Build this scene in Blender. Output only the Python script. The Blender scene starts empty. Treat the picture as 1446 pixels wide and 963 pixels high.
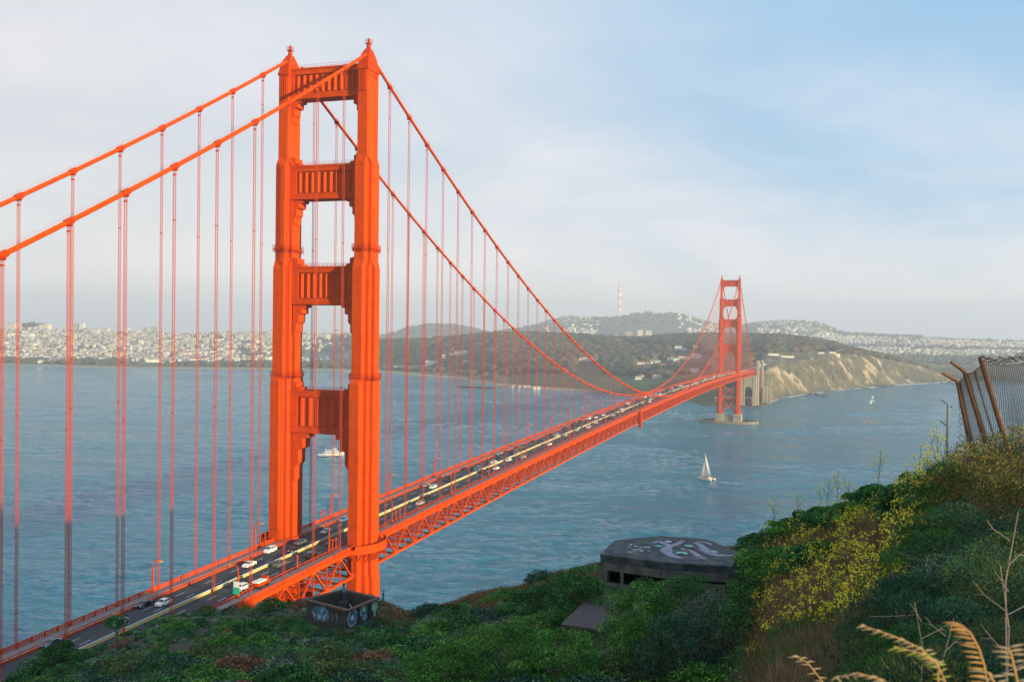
import bpy, math, random
import numpy as np
from mathutils import Vector, Matrix
random.seed(7); RNG = np.random.default_rng(7)
scene = bpy.context.scene
COL = scene.collection
rad = math.radians

# ------------------------------------------------------------------ camera
CAM = np.array([149.303, -267.4986, 143.139])
YAW, PITCH, ROLL, FPX = -0.31843, -0.012837, 0.01281, 1361.333
FW = np.array([math.sin(YAW)*math.cos(PITCH), math.cos(YAW)*math.cos(PITCH), math.sin(PITCH)])
_r = np.array([math.cos(YAW), -math.sin(YAW), 0.0]); _u = np.cross(_r, FW)
RT = _r*math.cos(ROLL) + _u*math.sin(ROLL); UP = -_r*math.sin(ROLL) + _u*math.cos(ROLL)
cd = bpy.data.cameras.new('camera'); cam = bpy.data.objects.new('camera', cd); COL.objects.link(cam)
M = Matrix.Identity(4)
for i in range(3):
    M[i][0] = RT[i]; M[i][1] = UP[i]; M[i][2] = -FW[i]; M[i][3] = CAM[i]
cam.matrix_world = M
cd.sensor_width = 36; cd.lens = FPX/1446*36; cd.clip_start = 0.1; cd.clip_end = 60000
cd.dof.use_dof = True; cd.dof.focus_distance = 150; cd.dof.aperture_fstop = 7
scene.camera = cam

# ------------------------------------------------------------------ world, sun, exposure
SUN_A, SUN_E = rad(20), rad(10.0)                  # north of west, elevation
SUNV = np.array([math.cos(SUN_A)*math.cos(SUN_E), -math.sin(SUN_A)*math.cos(SUN_E), math.sin(SUN_E)])
w = bpy.data.worlds.new('World'); scene.world = w; w.use_nodes = True
nt = w.node_tree; N = nt.nodes; L = nt.links
for n in list(N): N.remove(n)
def nd(t, **k):
    n = N.new(t)
    for a, v in k.items(): setattr(n, a, v)
    return n
out = nd('ShaderNodeOutputWorld'); bg = nd('ShaderNodeBackground')
sky = nd('ShaderNodeTexSky', sky_type='NISHITA'); sky.sun_disc = False
sky.sun_elevation = SUN_E; sky.sun_rotation = math.atan2(SUNV[0], SUNV[1])
sky.air_density = 1.0; sky.dust_density = 1.2; sky.ozone_density = 1.5; sky.altitude = 100
tc = nd('ShaderNodeTexCoord'); sep = nd('ShaderNodeSeparateXYZ'); L.new(tc.outputs['Generated'], sep.inputs[0])
def math_n(op, a, b=None, clamp=False):
    n = nd('ShaderNodeMath', operation=op); n.use_clamp = clamp
    for i, v in enumerate((a, b)):
        if v is None: continue
        if isinstance(v, (int, float)): n.inputs[i].default_value = v
        else: L.new(v, n.inputs[i])
    return n.outputs[0]
zz = math_n('ADD', math_n('MAXIMUM', sep.outputs[2], 0.0), 0.16)
px = math_n('DIVIDE', sep.outputs[0], zz); py = math_n('DIVIDE', sep.outputs[1], zz)
cmb = nd('ShaderNodeCombineXYZ'); L.new(px, cmb.inputs[0]); L.new(math_n('MULTIPLY', py, 0.8), cmb.inputs[1]); cmb.inputs[2].default_value = 3.7
n1 = nd('ShaderNodeTexNoise'); n1.inputs['Scale'].default_value = 0.62; n1.inputs['Detail'].default_value = 7; n1.inputs['Roughness'].default_value = .5; n1.inputs['Distortion'].default_value = .5
L.new(cmb.outputs[0], n1.inputs['Vector'])
n2 = nd('ShaderNodeTexNoise'); n2.inputs['Scale'].default_value = 2.6; n2.inputs['Detail'].default_value = 8; n2.inputs['Roughness'].default_value = .6; n2.inputs['Distortion'].default_value = 1.2
L.new(cmb.outputs[0], n2.inputs['Vector'])
mr = nd('ShaderNodeMapRange'); mr.interpolation_type = 'SMOOTHSTEP'; mr.inputs[1].default_value = .33; mr.inputs[2].default_value = .68
L.new(math_n('ADD', math_n('MULTIPLY', n1.outputs[0], .85), math_n('MULTIPLY', n2.outputs[0], .15)), mr.inputs[0])
mix = nd('ShaderNodeMix', data_type='RGBA'); hi = nd('ShaderNodeMapRange'); hi.interpolation_type = 'SMOOTHSTEP'; hi.inputs[1].default_value = .12; hi.inputs[2].default_value = .36; hi.inputs[3].default_value = .80; hi.inputs[4].default_value = .36
L.new(sep.outputs[2], hi.inputs[0]); L.new(math_n('MULTIPLY', mr.outputs[0], hi.outputs[0]), mix.inputs[0])
# a broad veil of thin high cloud keeps the whole sky pale
veil = nd('ShaderNodeMix', data_type='RGBA')
vf = nd('ShaderNodeMapRange'); vf.interpolation_type = 'SMOOTHSTEP'; vf.inputs[1].default_value = -.25; vf.inputs[2].default_value = .62; vf.inputs[3].default_value = 0; vf.inputs[4].default_value = 1
L.new(math_n('SUBTRACT', math_n('MULTIPLY', sep.outputs[0], -1.0), math_n('MULTIPLY', sep.outputs[2], .55)), vf.inputs[0])
tint = nd('ShaderNodeMix', data_type='RGBA'); L.new(vf.outputs[0], tint.inputs[0]); tint.inputs[6].default_value = (3.1, 5.9, 8.7, 1); tint.inputs[7].default_value = (7.3, 7.3, 7.65, 1)
veil.inputs[0].default_value = .72; L.new(sky.outputs[0], veil.inputs[6]); L.new(tint.outputs[2], veil.inputs[7])
L.new(veil.outputs[2], mix.inputs[6]); mix.inputs[7].default_value = (9.0, 8.4, 8.35, 1)
hz_f = nd('ShaderNodeMapRange'); hz_f.interpolation_type = 'SMOOTHSTEP'; hz_f.inputs[1].default_value = 0; hz_f.inputs[2].default_value = .17; hz_f.inputs[3].default_value = .62; hz_f.inputs[4].default_value = 0; L.new(sep.outputs[2], hz_f.inputs[0])
low = nd('ShaderNodeMix', data_type='RGBA'); L.new(hz_f.outputs[0], low.inputs[0]); L.new(mix.outputs[2], low.inputs[6]); low.inputs[7].default_value = (9.0, 8.5, 8.5, 1); L.new(low.outputs[2], bg.inputs[0]); bg.inputs[1].default_value = 0.062
L.new(bg.outputs[0], out.inputs[0])
sd = bpy.data.lights.new('sun', 'SUN'); sd.energy = 5.0; sd.angle = rad(.5); sd.color = (1.0, .82, .46)
so = bpy.data.objects.new('sun', sd); COL.objects.link(so)
so.rotation_euler = Vector(-SUNV).to_track_quat('-Z', 'Y').to_euler()
so.location = (400, -400, 400)
scene.view_settings.view_transform = 'Standard'; scene.view_settings.look = 'None'
scene.view_settings.exposure = 0.95; scene.view_settings.gamma = 1; scene.view_settings.use_curve_mapping = False
scene.cycles.use_denoising = True; scene.cycles.max_bounces = 5; scene.cycles.volume_bounces = 0
scene.cycles.diffuse_bounces = 2; scene.cycles.glossy_bounces = 2; scene.cycles.transparent_max_bounces = 6

# ------------------------------------------------------------------ helpers
def ray(u, v): return FW + RT*((u-723)/FPX) + UP*((481.5-v)/FPX)
def at_r(u, v, r): d = ray(u, v); return CAM + d*(r/math.hypot(d[0], d[1]))
def at_z(u, v, z): d = ray(u, v); return CAM + d*((z-CAM[2])/d[2])
def az_of(u): d = ray(u, 480); return math.atan2(d[0], d[1])
_US = np.linspace(-900, 2400, 200); _AZ = np.array([az_of(u) for u in _US])
def u_of_az(a): return np.interp(a, _AZ, _US)
def e_of(u, v): d = ray(u, v); return d[2]/math.hypot(d[0], d[1])
def smooth(t): t = np.clip(t, 0, 1); return t*t*(3-2*t)

def mat(name, col, rough=.6, metal=0, var=0.0, scale=1.0, bump=0.0, bscale=None, spec=.5, attr=None, trans=0.0, col2=None, detail=4, streak=0):
    m = bpy.data.materials.new(name); m.use_nodes = True
    n = m.node_tree.nodes; l = m.node_tree.links; b = n['Principled BSDF']
    b.inputs['Roughness'].default_value = rough; b.inputs['Metallic'].default_value = metal
    b.inputs['Specular IOR Level'].default_value = spec
    b.inputs['Base Color'].default_value = (*col, 1)
    src = None
    if attr:
        a = n.new('ShaderNodeAttribute'); a.attribute_name = attr; src = a.outputs[0]
    if var > 0 or bump > 0 or col2:
        t = n.new('ShaderNodeTexCoord'); no = n.new('ShaderNodeTexNoise')
        no.inputs['Scale'].default_value = scale; no.inputs['Detail'].default_value = detail; l.new(t.outputs['Object'], no.inputs['Vector'])
        if col2:
            mr = n.new('ShaderNodeMapRange'); mr.inputs[1].default_value = .4; mr.inputs[2].default_value = .62; l.new(no.outputs[0], mr.inputs[0])
            mx = n.new('ShaderNodeMix'); mx.data_type = 'RGBA'; l.new(mr.outputs[0], mx.inputs[0])
            mx.inputs[6].default_value = (*col, 1); mx.inputs[7].default_value = (*col2, 1); src = mx.outputs[2]
        if var > 0:
            mr = n.new('ShaderNodeMapRange'); mr.inputs[1].default_value = .3; mr.inputs[2].default_value = .7
            mr.inputs[3].default_value = 1-var; mr.inputs[4].default_value = 1+var; l.new(no.outputs[0], mr.inputs[0])
            mx = n.new('ShaderNodeVectorMath'); mx.operation = 'SCALE'
            if src is None: mx.inputs[0].default_value = col
            else: l.new(src, mx.inputs[0])
            l.new(mr.outputs[0], mx.inputs['Scale']); src = mx.outputs[0]
        if streak > 0:   # rain-washed vertical streaks and faint plate courses in the paint itself
            mp = n.new('ShaderNodeMapping'); mp.inputs['Scale'].default_value = (1.6, 1.6, .05); l.new(t.outputs['Object'], mp.inputs[0])
            ns = n.new('ShaderNodeTexNoise'); ns.inputs['Scale'].default_value = 1.0; ns.inputs['Detail'].default_value = 6; ns.inputs['Roughness'].default_value = .65; l.new(mp.outputs[0], ns.inputs['Vector'])
            sx = n.new('ShaderNodeSeparateXYZ'); l.new(t.outputs['Object'], sx.inputs[0]); fr = n.new('ShaderNodeMath'); fr.operation = 'PINGPONG'; fr.inputs[1].default_value = 1.6; l.new(sx.outputs[2], fr.inputs[0])
            lt = n.new('ShaderNodeMath'); lt.operation = 'LESS_THAN'; lt.inputs[1].default_value = .09; l.new(fr.outputs[0], lt.inputs[0])
            mr = n.new('ShaderNodeMapRange'); mr.inputs[1].default_value = .3; mr.inputs[2].default_value = .7; mr.inputs[3].default_value = 1-streak; mr.inputs[4].default_value = 1+streak*.6; l.new(ns.outputs[0], mr.inputs[0])
            ms_ = n.new('ShaderNodeMath'); ms_.operation = 'MULTIPLY_ADD'; ms_.inputs[1].default_value = -.12; l.new(lt.outputs[0], ms_.inputs[0]); l.new(mr.outputs[0], ms_.inputs[2])
            mx = n.new('ShaderNodeVectorMath'); mx.operation = 'SCALE'; l.new(src, mx.inputs[0]); l.new(ms_.outputs[0], mx.inputs['Scale']); src = mx.outputs[0]
        if bump > 0:
            nb = n.new('ShaderNodeTexNoise'); nb.inputs['Scale'].default_value = bscale or scale; nb.inputs['Detail'].default_value = 5
            l.new(t.outputs['Object'], nb.inputs['Vector'])
            bm = n.new('ShaderNodeBump'); bm.inputs['Distance'].default_value = bump; bm.inputs['Strength'].default_value = 1
            l.new(nb.outputs[0], bm.inputs['Height']); l.new(bm.outputs[0], b.inputs['Normal'])
    if src is not None: l.new(src, b.inputs['Base Color'])
    if trans > 0:
        tr = n.new('ShaderNodeBsdfTranslucent'); ms = n.new('ShaderNodeMixShader'); ms.inputs[0].default_value = trans
        if src is not None: l.new(src, tr.inputs[0])
        else: tr.inputs[0].default_value = (*col, 1)
        l.new(b.outputs[0], ms.inputs[1]); l.new(tr.outputs[0], ms.inputs[2]); l.new(ms.outputs[0], n['Material Output'].inputs[0])
    return m

def tag(o, label=None, cat=None, group=None, kind=None):
    if label: o['label'] = label
    if cat: o['category'] = cat
    if group: o['group'] = group
    if kind: o['kind'] = kind
    return o
def empty(name, loc, label, cat, group=None, rz=0):
    o = bpy.data.objects.new(name, None); COL.objects.link(o); o.location = [float(c) for c in loc]; o.rotation_euler.z = rz
    o.empty_display_size = .2
    return tag(o, label, cat, group)
def link(name, me, parent=None, loc=None):
    o = bpy.data.objects.new(name, me); COL.objects.link(o)
    if parent: o.parent = parent
    if loc is not None: o.location = [float(c) for c in loc]
    return o

def np_mesh(name, V, F, m, cols=None, smooth_=False):
    """V (n,3), F (k,3|4) ints; cols (k,3) per face or (n,3) per vertex"""
    me = bpy.data.meshes.new(name)
    V = np.asarray(V, np.float32); F = np.asarray(F, np.int32); k, c = F.shape
    me.vertices.add(len(V)); me.vertices.foreach_set('co', V.ravel())
    me.loops.add(k*c); me.loops.foreach_set('vertex_index', F.ravel())
    me.polygons.add(k); me.polygons.foreach_set('loop_start', np.arange(0, k*c, c, dtype=np.int32))
    me.polygons.foreach_set('loop_total', np.full(k, c, np.int32))
    if smooth_: me.polygons.foreach_set('use_smooth', np.ones(k, bool))
    me.update(calc_edges=True)
    if cols is not None:
        cols = np.asarray(cols, np.float32)
        dom = 'POINT' if len(cols) == len(V) else 'FACE'
        a = me.attributes.new('Col', 'FLOAT_COLOR', dom)
        a.data.foreach_set('color', np.hstack([cols, np.ones((len(cols), 1), np.float32)]).ravel())
    if m: me.materials.append(m)
    return me

class MB:
    def __init__(s): s.v = []; s.f = []; s.mi = []; s.cur = 0
    def poly(s, pts, faces):
        o = len(s.v); s.v += [tuple(float(c) for c in p) for p in pts]
        for f in faces: s.f.append([o+i for i in f]); s.mi.append(s.cur)
    def box(s, a, b):
        x0, y0, z0 = a; x1, y1, z1 = b
        s.poly([(x0,y0,z0),(x1,y0,z0),(x1,y1,z0),(x0,y1,z0),(x0,y0,z1),(x1,y0,z1),(x1,y1,z1),(x0,y1,z1)],
               [(0,3,2,1),(4,5,6,7),(0,1,5,4),(1,2,6,5),(2,3,7,6),(3,0,4,7)])
    def bar(s, p, q, wd, h=None, upv=(0,0,1)):
        """rectangular bar from p to q, wd across, h along upv"""
        h = h or wd; p = Vector(p); q = Vector(q); d = (q-p)
        if d.length < 1e-6: return
        d.normalize(); up = Vector(upv)
        if abs(d.dot(up)) > .999: up = Vector((1,0,0))
        sx = d.cross(up).normalized(); uy = sx.cross(d).normalized()
        c = []
        for e in (p, q):
            for a, b in ((-1,-1),(1,-1),(1,1),(-1,1)): c.append(e + sx*(a*wd/2) + uy*(b*h/2))
        s.poly(c, [(0,1,2,3),(7,6,5,4),(0,4,5,1),(1,5,6,2),(2,6,7,3),(3,7,4,0)])
    def tube(s, pts, r, n=8, cap=True):
        pts = [Vector(p) for p in pts]; rr = r if isinstance(r, (list, tuple)) else [r]*len(pts)
        o = len(s.v); ref = None
        for i, p in enumerate(pts):
            t = (pts[min(i+1, len(pts)-1)] - pts[max(i-1, 0)]).normalized()
            if ref is None: ref = Vector((0,0,1)) if abs(t.z) < .9 else Vector((1,0,0))
            a = t.cross(ref).normalized(); b = a.cross(t).normalized(); ref = b
            for k in range(n):
                an = 2*math.pi*(k+.5)/n
                s.v.append(tuple(p + (a*math.cos(an) + b*math.sin(an))*rr[i]))
        for i in range(len(pts)-1):
            for k in range(n):
                k2 = (k+1) % n; s.f.append([o+i*n+k, o+i*n+k2, o+(i+1)*n+k2, o+(i+1)*n+k]); s.mi.append(s.cur)
        if cap:
            s.f.append([o+k for k in range(n)][::-1]); s.mi.append(s.cur)
            s.f.append([o+(len(pts)-1)*n+k for k in range(n)]); s.mi.append(s.cur)
    def loft(s, rings, cap=True):
        n = len(rings[0]); o = len(s.v)
        for r in rings: s.v += [tuple(float(c) for c in p) for p in r]
        for i in range(len(rings)-1):
            for k in range(n):
                k2 = (k+1) % n; s.f.append([o+i*n+k, o+i*n+k2, o+(i+1)*n+k2, o+(i+1)*n+k]); s.mi.append(s.cur)
        if cap:
            s.f.append([o+k for k in range(n)][::-1]); s.mi.append(s.cur)
            s.f.append([o+(len(rings)-1)*n+k for k in range(n)]); s.mi.append(s.cur)
    def prism(s, pts2, axis, a, b):
        """polygon extruded along axis ('x','y','z') from a to b; pts2 in the other two coords"""
        def P(p, t): return (t, p[0], p[1]) if axis == 'x' else (p[0], t, p[1]) if axis == 'y' else (p[0], p[1], t)
        s.loft([[P(p, a) for p in pts2], [P(p, b) for p in pts2]])
    def mesh(s, name, mats, smooth_=False):
        me = bpy.data.meshes.new(name); me.from_pydata(s.v, [], s.f)
        for m in (mats if isinstance(mats, (list, tuple)) else [mats]): me.materials.append(m)
        me.polygons.foreach_set('material_index', s.mi)
        if smooth_: me.polygons.foreach_set('use_smooth', [True]*len(s.f))
        me.update(); return me
    def build(s, name, mats, parent=None, loc=None, smooth_=False):
        return link(name, s.mesh(name, mats, smooth_), parent, loc)

def copy_tree(o, parent=None):
    c = o.copy(); COL.objects.link(c); c.parent = parent
    for ch in o.children: copy_tree(ch, c)
    return c

# ------------------------------------------------------------------ materials
ORANGE = mat('orange_paint', (.55, .060, .002), .6, 0, .10, .35, .004, 1.5, spec=.03, streak=.16)
ORANGE_D = mat('orange_paint_weathered', (.46, .042, .003), .6, 0, .2, .8, spec=.03)
ASPHALT = mat('asphalt', (.035, .038, .045), .85, 0, .25, .5, .01, 4)
SIDEWALK = mat('concrete_walk', (.24, .22, .21), .85, 0, .15, .8)
YELLOW = mat('barrier_yellow', (.60, .44, .13), .6, 0, .15, 1.5)
PALE = mat('barrier_cap', (.45, .52, .58), .5)
WHITEP = mat('lane_paint', (.55, .56, .58), .6)
CONC = mat('concrete', (.36, .31, .24), .85, 0, .2, .15, .05, 1)
CONC_D = mat('dark_concrete', (.085, .095, .085), .9, 0, .35, 1.2, .02, 6, col2=(.16, .15, .13))
STEEL_G = mat('grey_steel', (.3, .3, .3), .5, .5)
BLACK = mat('black_rubber', (.015, .015, .015), .7)

# ------------------------------------------------------------------ noise in numpy
_P = RNG.permutation(512)
def vnoise(x, y, seed=0):
    x = np.asarray(x, float); y = np.asarray(y, float)
    xi = np.floor(x).astype(int); yi = np.floor(y).astype(int); xf = x-xi; yf = y-yi
    def h(a, b): return _P[(_P[(a+seed*17) & 511] + b) & 511]/511.0
    sx = xf*xf*(3-2*xf); sy = yf*yf*(3-2*yf)
    return ((h(xi, yi)*(1-sx)+h(xi+1, yi)*sx)*(1-sy) + (h(xi, yi+1)*(1-sx)+h(xi+1, yi+1)*sx)*sy)*2-1
def fbm(x, y, o=4, seed=0):
    s = 0; a = 1; t = 0
    for i in range(o): s = s + a*vnoise(x*2**i, y*2**i, seed+i); t += a; a *= .5
    return s/t

# ------------------------------------------------------------------ water and air
def water_material():
    m = bpy.data.materials.new('sea_water'); m.use_nodes = True
    n = m.node_tree.nodes; l = m.node_tree.links; b = n['Principled BSDF']
    b.inputs['Base Color'].default_value = (.012, .055, .075, 1); b.inputs['Roughness'].default_value = .12
    b.inputs['IOR'].default_value = 1.33
    g = n.new('ShaderNodeNewGeometry')
    def noise(scale, sx, sy, rot, det, rough=.55, dist=0):
        mp = n.new('ShaderNodeMapping'); mp.inputs['Scale'].default_value = (sx, sy, 1); mp.inputs['Rotation'].default_value = (0, 0, rot)
        l.new(g.outputs['Position'], mp.inputs[0]); t = n.new('ShaderNodeTexNoise'); t.inputs['Scale'].default_value = scale
        t.inputs['Detail'].default_value = det; t.inputs['Roughness'].default_value = rough; t.inputs['Distortion'].default_value = dist; l.new(mp.outputs[0], t.inputs['Vector']); return t.outputs[0]
    a = noise(.10, .45, 1.3, .35, 6, .62, .6); c = noise(.35, .6, 1.2, .2, 5, .6); big = noise(.011, .5, 1.5, .45, 4)
    def bump(h, dist, st, prev=None):
        x = n.new('ShaderNodeBump'); x.inputs['Distance'].default_value = dist; x.inputs['Strength'].default_value = st
        l.new(h, x.inputs['Height'])
        if prev: l.new(prev, x.inputs['Normal'])
        return x.outputs[0]
    l.new(bump(c, 1.7, 1, bump(a, 6.0, 1, bump(big, 22, 1))), b.inputs['Normal'])
    # current streaks: rougher and calmer bands, a little different water colour
    st = noise(.004, .35, 1.6, .5, 5, .6, 1.5)
    mr = n.new('ShaderNodeMapRange'); mr.inputs[1].default_value = .35; mr.inputs[2].default_value = .65; mr.inputs[3].default_value = .05; mr.inputs[4].default_value = .14
    l.new(st, mr.inputs[0]); l.new(mr.outputs[0], b.inputs['Roughness'])
    mx = n.new('ShaderNodeMix'); mx.data_type = 'RGBA'; l.new(st, mx.inputs[0]); mx.inputs[6].default_value = (.001, .155, .28, 1); mx.inputs[7].default_value = (.003, .18, .28, 1)
    l.new(mx.outputs[2], b.inputs['Base Color'])
    return m
wa = np.radians(np.concatenate([np.arange(-54, 14, .052), np.arange(14, 306, 2.0)])); wr = np.concatenate([[0, 40, 90], np.geomspace(150, 4200, 640), [5200, 7000, 10000, 15000]])
A_, R_ = np.meshgrid(wa, wr); wx = CAM[0]+R_*np.sin(A_); wy = CAM[1]+R_*np.cos(A_)
infr = ((A_ > rad(-54)) & (A_ < rad(14)) & (R_ > 140) & (R_ < 4300)).astype(float)
ca_, sa_ = math.cos(.5), math.sin(.5); p_ = wx*ca_+wy*sa_; q_ = -wx*sa_+wy*ca_      # crests run across the wind
wz = .95*fbm(p_/38, q_/14, 3, 101)+.48*fbm(p_/9+3, q_/4.2, 3, 103)+.5*fbm(p_/160, q_/48, 2, 107)
wz *= (.25+.95*smooth(fbm(p_/260, q_/90, 3, 105)*1.6+.5))*infr
na = len(wa); idx = np.arange(len(wr)*na).reshape(len(wr), na); nx = np.roll(idx, -1, axis=1)
F = np.stack([idx[:-1], nx[:-1], nx[1:], idx[1:]], -1).reshape(-1, 4)[:, ::-1]
tag(link('water', np_mesh('water', np.stack([wx.ravel(), wy.ravel(), wz.ravel()], -1), F, water_material(), smooth_=True)), kind='structure')

hz = MB(); hz.box((-15200,-15200,-60), (15200,15200,520))
hm = bpy.data.materials.new('haze_air'); hm.use_nodes = True
n = hm.node_tree.nodes; n.remove(n['Principled BSDF']); pv = n.new('ShaderNodeVolumePrincipled')
pv.inputs['Color'].default_value = (.73, .83, 1, 1); pv.inputs['Density'].default_value = .00012; pv.inputs['Anisotropy'].default_value = .1
hm.node_tree.links.new(pv.outputs[0], n['Material Output'].inputs['Volume'])
tag(hz.build('haze', hm), kind='stuff', label='pale sea haze over the whole bay')

# ------------------------------------------------------------------ near hill (polar grid round the camera's spot)
def tab(rows):
    rows = sorted(rows); return [np.array([r[i] for r in rows], float) for i in range(len(rows[0]))]
RID = tab([(-900,1010,125,.5),(-200,1010,125,.5),(0,975,128,.5),(60,960,128,.5),(100,945,130,.5),(170,905,135,.6),(250,868,135,.6),(330,862,132,.6),(400,858,130,.5),
    (430,852,128,.5),(480,852,126,.5),(540,850,125,.3),(575,864,122,.3),(650,850,112,.3),(740,826,103,.4),(790,806,98,.5),(845,800,92,.4),
    (900,798,86,.4),(1000,784,82,.3),(1050,775,78,.3),(1062,772,76,.3),(1088,768,38,.35),(1100,758,36,.35),(1140,742,34,.35),(1180,738,31,.35),(1220,726,28,.35),(1250,712,26,.35),
    (1300,692,22,.35),(1320,678,22,.35),(1340,662,23,.3),(1400,645,24,.3),(1446,640,24,.3),(1600,600,24,.3),(1900,570,26,.3),(2400,550,28,.3)])
RE = np.array([e_of(u, v) for u, v in zip(RID[0], RID[1])])
def ground_polar(az, r):
    u = u_of_az(az); R = np.interp(u, RID[0], RID[2]); e1 = np.interp(u, RID[0], RE)
    right = smooth((u-1040)/60)
    r0 = 30*(1-right) + 4.5*right; e0 = -.40*(1-right) + (-.50)*right
    t = np.log(np.maximum(r, 1e-3)/r0)/np.log(R/r0)
    e = e0 + (e1-e0)*np.clip(t, 0, 1)
    z = CAM[2] + e*r
    zin = 141.5 + (CAM[2]+e0*r0-141.5)*smooth(r/r0)*1.0
    z = np.where(r < r0, zin, z)
    zr = CAM[2] + e1*R
    slope = np.interp(u, [-900, 500, 600, 1040, 1100, 2400], [1.25, 1.2, .85, .8, .7, .6])
    zo = zr - slope*(r-R) - .35*np.minimum(r-R, 3)
    return np.where(r > R, zo, z)
HQ = ([-900,-330,-205,-182,-155,-124,-109,-104,-77,-70,-45,-15,60,400], [200,178,166.3,165.7,168,166,160,158.5,149,137,126,105,60,-20])
def hill_back(x, y):
    q = x*math.sin(SUN_A) + y*math.cos(SUN_A); s = x*math.cos(SUN_A) - y*math.sin(SUN_A)
    H = np.interp(q, HQ[0], HQ[1])
    h = 141.3 + (H-141.3)*smooth((s-243)/139)
    base = np.minimum(141.3, H-10*0)
    h = np.where(H < 141.3, H - (382-np.minimum(s, 382))*.12, h)
    h = np.where(s > 382, H + (s-382)*.02, h)
    k = smooth((x-30)/90); h = 55 + (h-55)*k
    return np.where(x < 30, np.maximum(55-(30-x)*1.3, -8), h)
def ground_z(x, y):
    x = np.asarray(x, float); y = np.asarray(y, float)
    dx = x-CAM[0]; dy = y-CAM[1]; r = np.hypot(dx, dy); az = np.arctan2(dx, dy)
    d = np.degrees(az); wgt = smooth((d+105)/35)*(1-smooth((d-14)/22))
    zp = ground_polar(az, r); zb = hill_back(x, y)
    z = zp*wgt + zb*(1-wgt)
    u_ = u_of_az(az); wp = smooth((u_-835)/30)*(1-smooth((u_-1035)/30))*(r < 200); zpad = 126.05-np.maximum(0, 45-r)*.38-np.maximum(0, r-73)*.5
    z = z + wp*np.maximum(0, zpad-z)
    amp = np.clip(r*.010, 0, .7)*np.clip((r-4)/8, 0, 1)
    z = z + amp*fbm(x/7.0, y/7.0, 4)
    return np.maximum(z, -8)
azs = np.radians(np.concatenate([np.arange(-60, 20, .22), np.arange(20, 300, 1.5)]))
rs = np.geomspace(1.2, 900, 330); rs = np.concatenate([[0.0], rs])
A, Rr = np.meshgrid(azs, rs); X = CAM[0]+Rr*np.sin(A); Y = CAM[1]+Rr*np.cos(A); Z = ground_z(X, Y)
na = len(azs); nr = len(rs)
idx = np.arange(nr*na).reshape(nr, na); nx = np.roll(idx, -1, axis=1)
F = np.stack([idx[:-1], nx[:-1], nx[1:], idx[1:]], -1).reshape(-1, 4)[:, ::-1]
SOIL = mat('scrub_soil', (.034, .028, .017), .95, 0, .3, .25, .1, 2, col2=(.022, .032, .012))
tag(link('hill', np_mesh('hill', np.stack([X.ravel(), Y.ravel(), Z.ravel()], -1), F, SOIL, smooth_=True)), kind='structure')

# ------------------------------------------------------------------ far land (polar grid)
def rz(u, v): d = ray(u, v); return -CAM[2]/d[2]*math.hypot(d[0], d[1])     # distance at sea level
SH = tab([(-900,514),(-300,513.5),(-100,514),(0,515),(100,518),(200,520),(300,521),(400,522),(470,523.5),(530,525),(580,529),(650,534.5),(700,544),(765,549),(850,555),(920,560),(970,565),
    (984,570),(1000,574),(1040,575),(1066,573),(1078,571),(1110,561),(1160,553.5),(1205,549),(1250,545),(1300,541.5),(1340,539),(1380,540),(1446,541),(1600,541),(2400,541)])
SHR = np.array([rz(u, v) for u, v in zip(*SH)])
V1 = tab([(-900,474),(-100,470),(0,468),(50,464),(100,470),(200,473),(300,474),(350,472),(400,472),(480,473),(540,484),(600,484),(650,479),(700,475),(760,475),(800,476),(850,480),(900,482),(950,478),
    (1000,476),(1060,477),(1100,478),(1140,482),(1180,489),(1220,500),(1260,508),(1300,521),(1340,535),(1380,536),(1446,536),(2400,536)])
R1 = tab([(-900,5600),(480,5600),(540,3900),(600,3700),(700,3500),(1100,3400),(1250,3500),(1380,3700),(2400,3700)])
# bench / cliff top in front of the ridge
VB = tab([(-900,506),(400,509),(500,512),(560,519),(640,523),(700,531),(760,528),(850,532),(950,535),(1000,548),(1040,548),(1064,540),(1078,524),(1100,514),(1140,505),(1180,499),(1220,501),(1260,508),(1300,517),(1335,528),(1360,536),(2400,538)])
RB = tab([(-900,4200),(470,4100),(540,3500),(700,2750),(850,2520),(950,2350),(1000,2100),(1064,2100),(1085,2180),(1110,2420),(1160,2650),(1250,3020),(1340,3330),(2400,3500)])
V2 = tab([(-900,480),(540,484),(570,480),(1000,480),(1100,486),(1180,506),(1260,508),(1340,509),(1446,510),(2400,510)])     # r 4700
V3 = tab([(-900,480),(540,480),(1000,478),(1100,480),(1180,488),(1260,489),(1340,491),(1446,494),(2400,496)])   # r 6200
V4 = tab([(-900,474),(480,474),(545,472),(562,470),(575,463),(600,459),(640,459),(665,464),(690,470),(720,466),(760,458),(800,448),(840,449),(880,446),(900,443),(915,441),(930,443),(950,443),(965,446),(980,451),(1010,458),
    (1045,462),(1060,458),(1075,456),(1095,455),(1110,454),(1150,455),(1165,460),(1180,467),(1210,471),(1260,474),(1320,476),(1446,481),(1600,483),(2400,484)]) # r 8300
def colv(T, u): return np.interp(u, T[0], T[1])
def elev(u, v):   # vectorised elevation slope for column/row
    dx = (u-723)/FPX; dy = (481.5-v)/FPX
    d = FW[None]+RT[None]*dx[:, None]+UP[None]*dy[:, None]
    return d[:, 2]/np.hypot(d[:, 0], d[:, 1])
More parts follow.
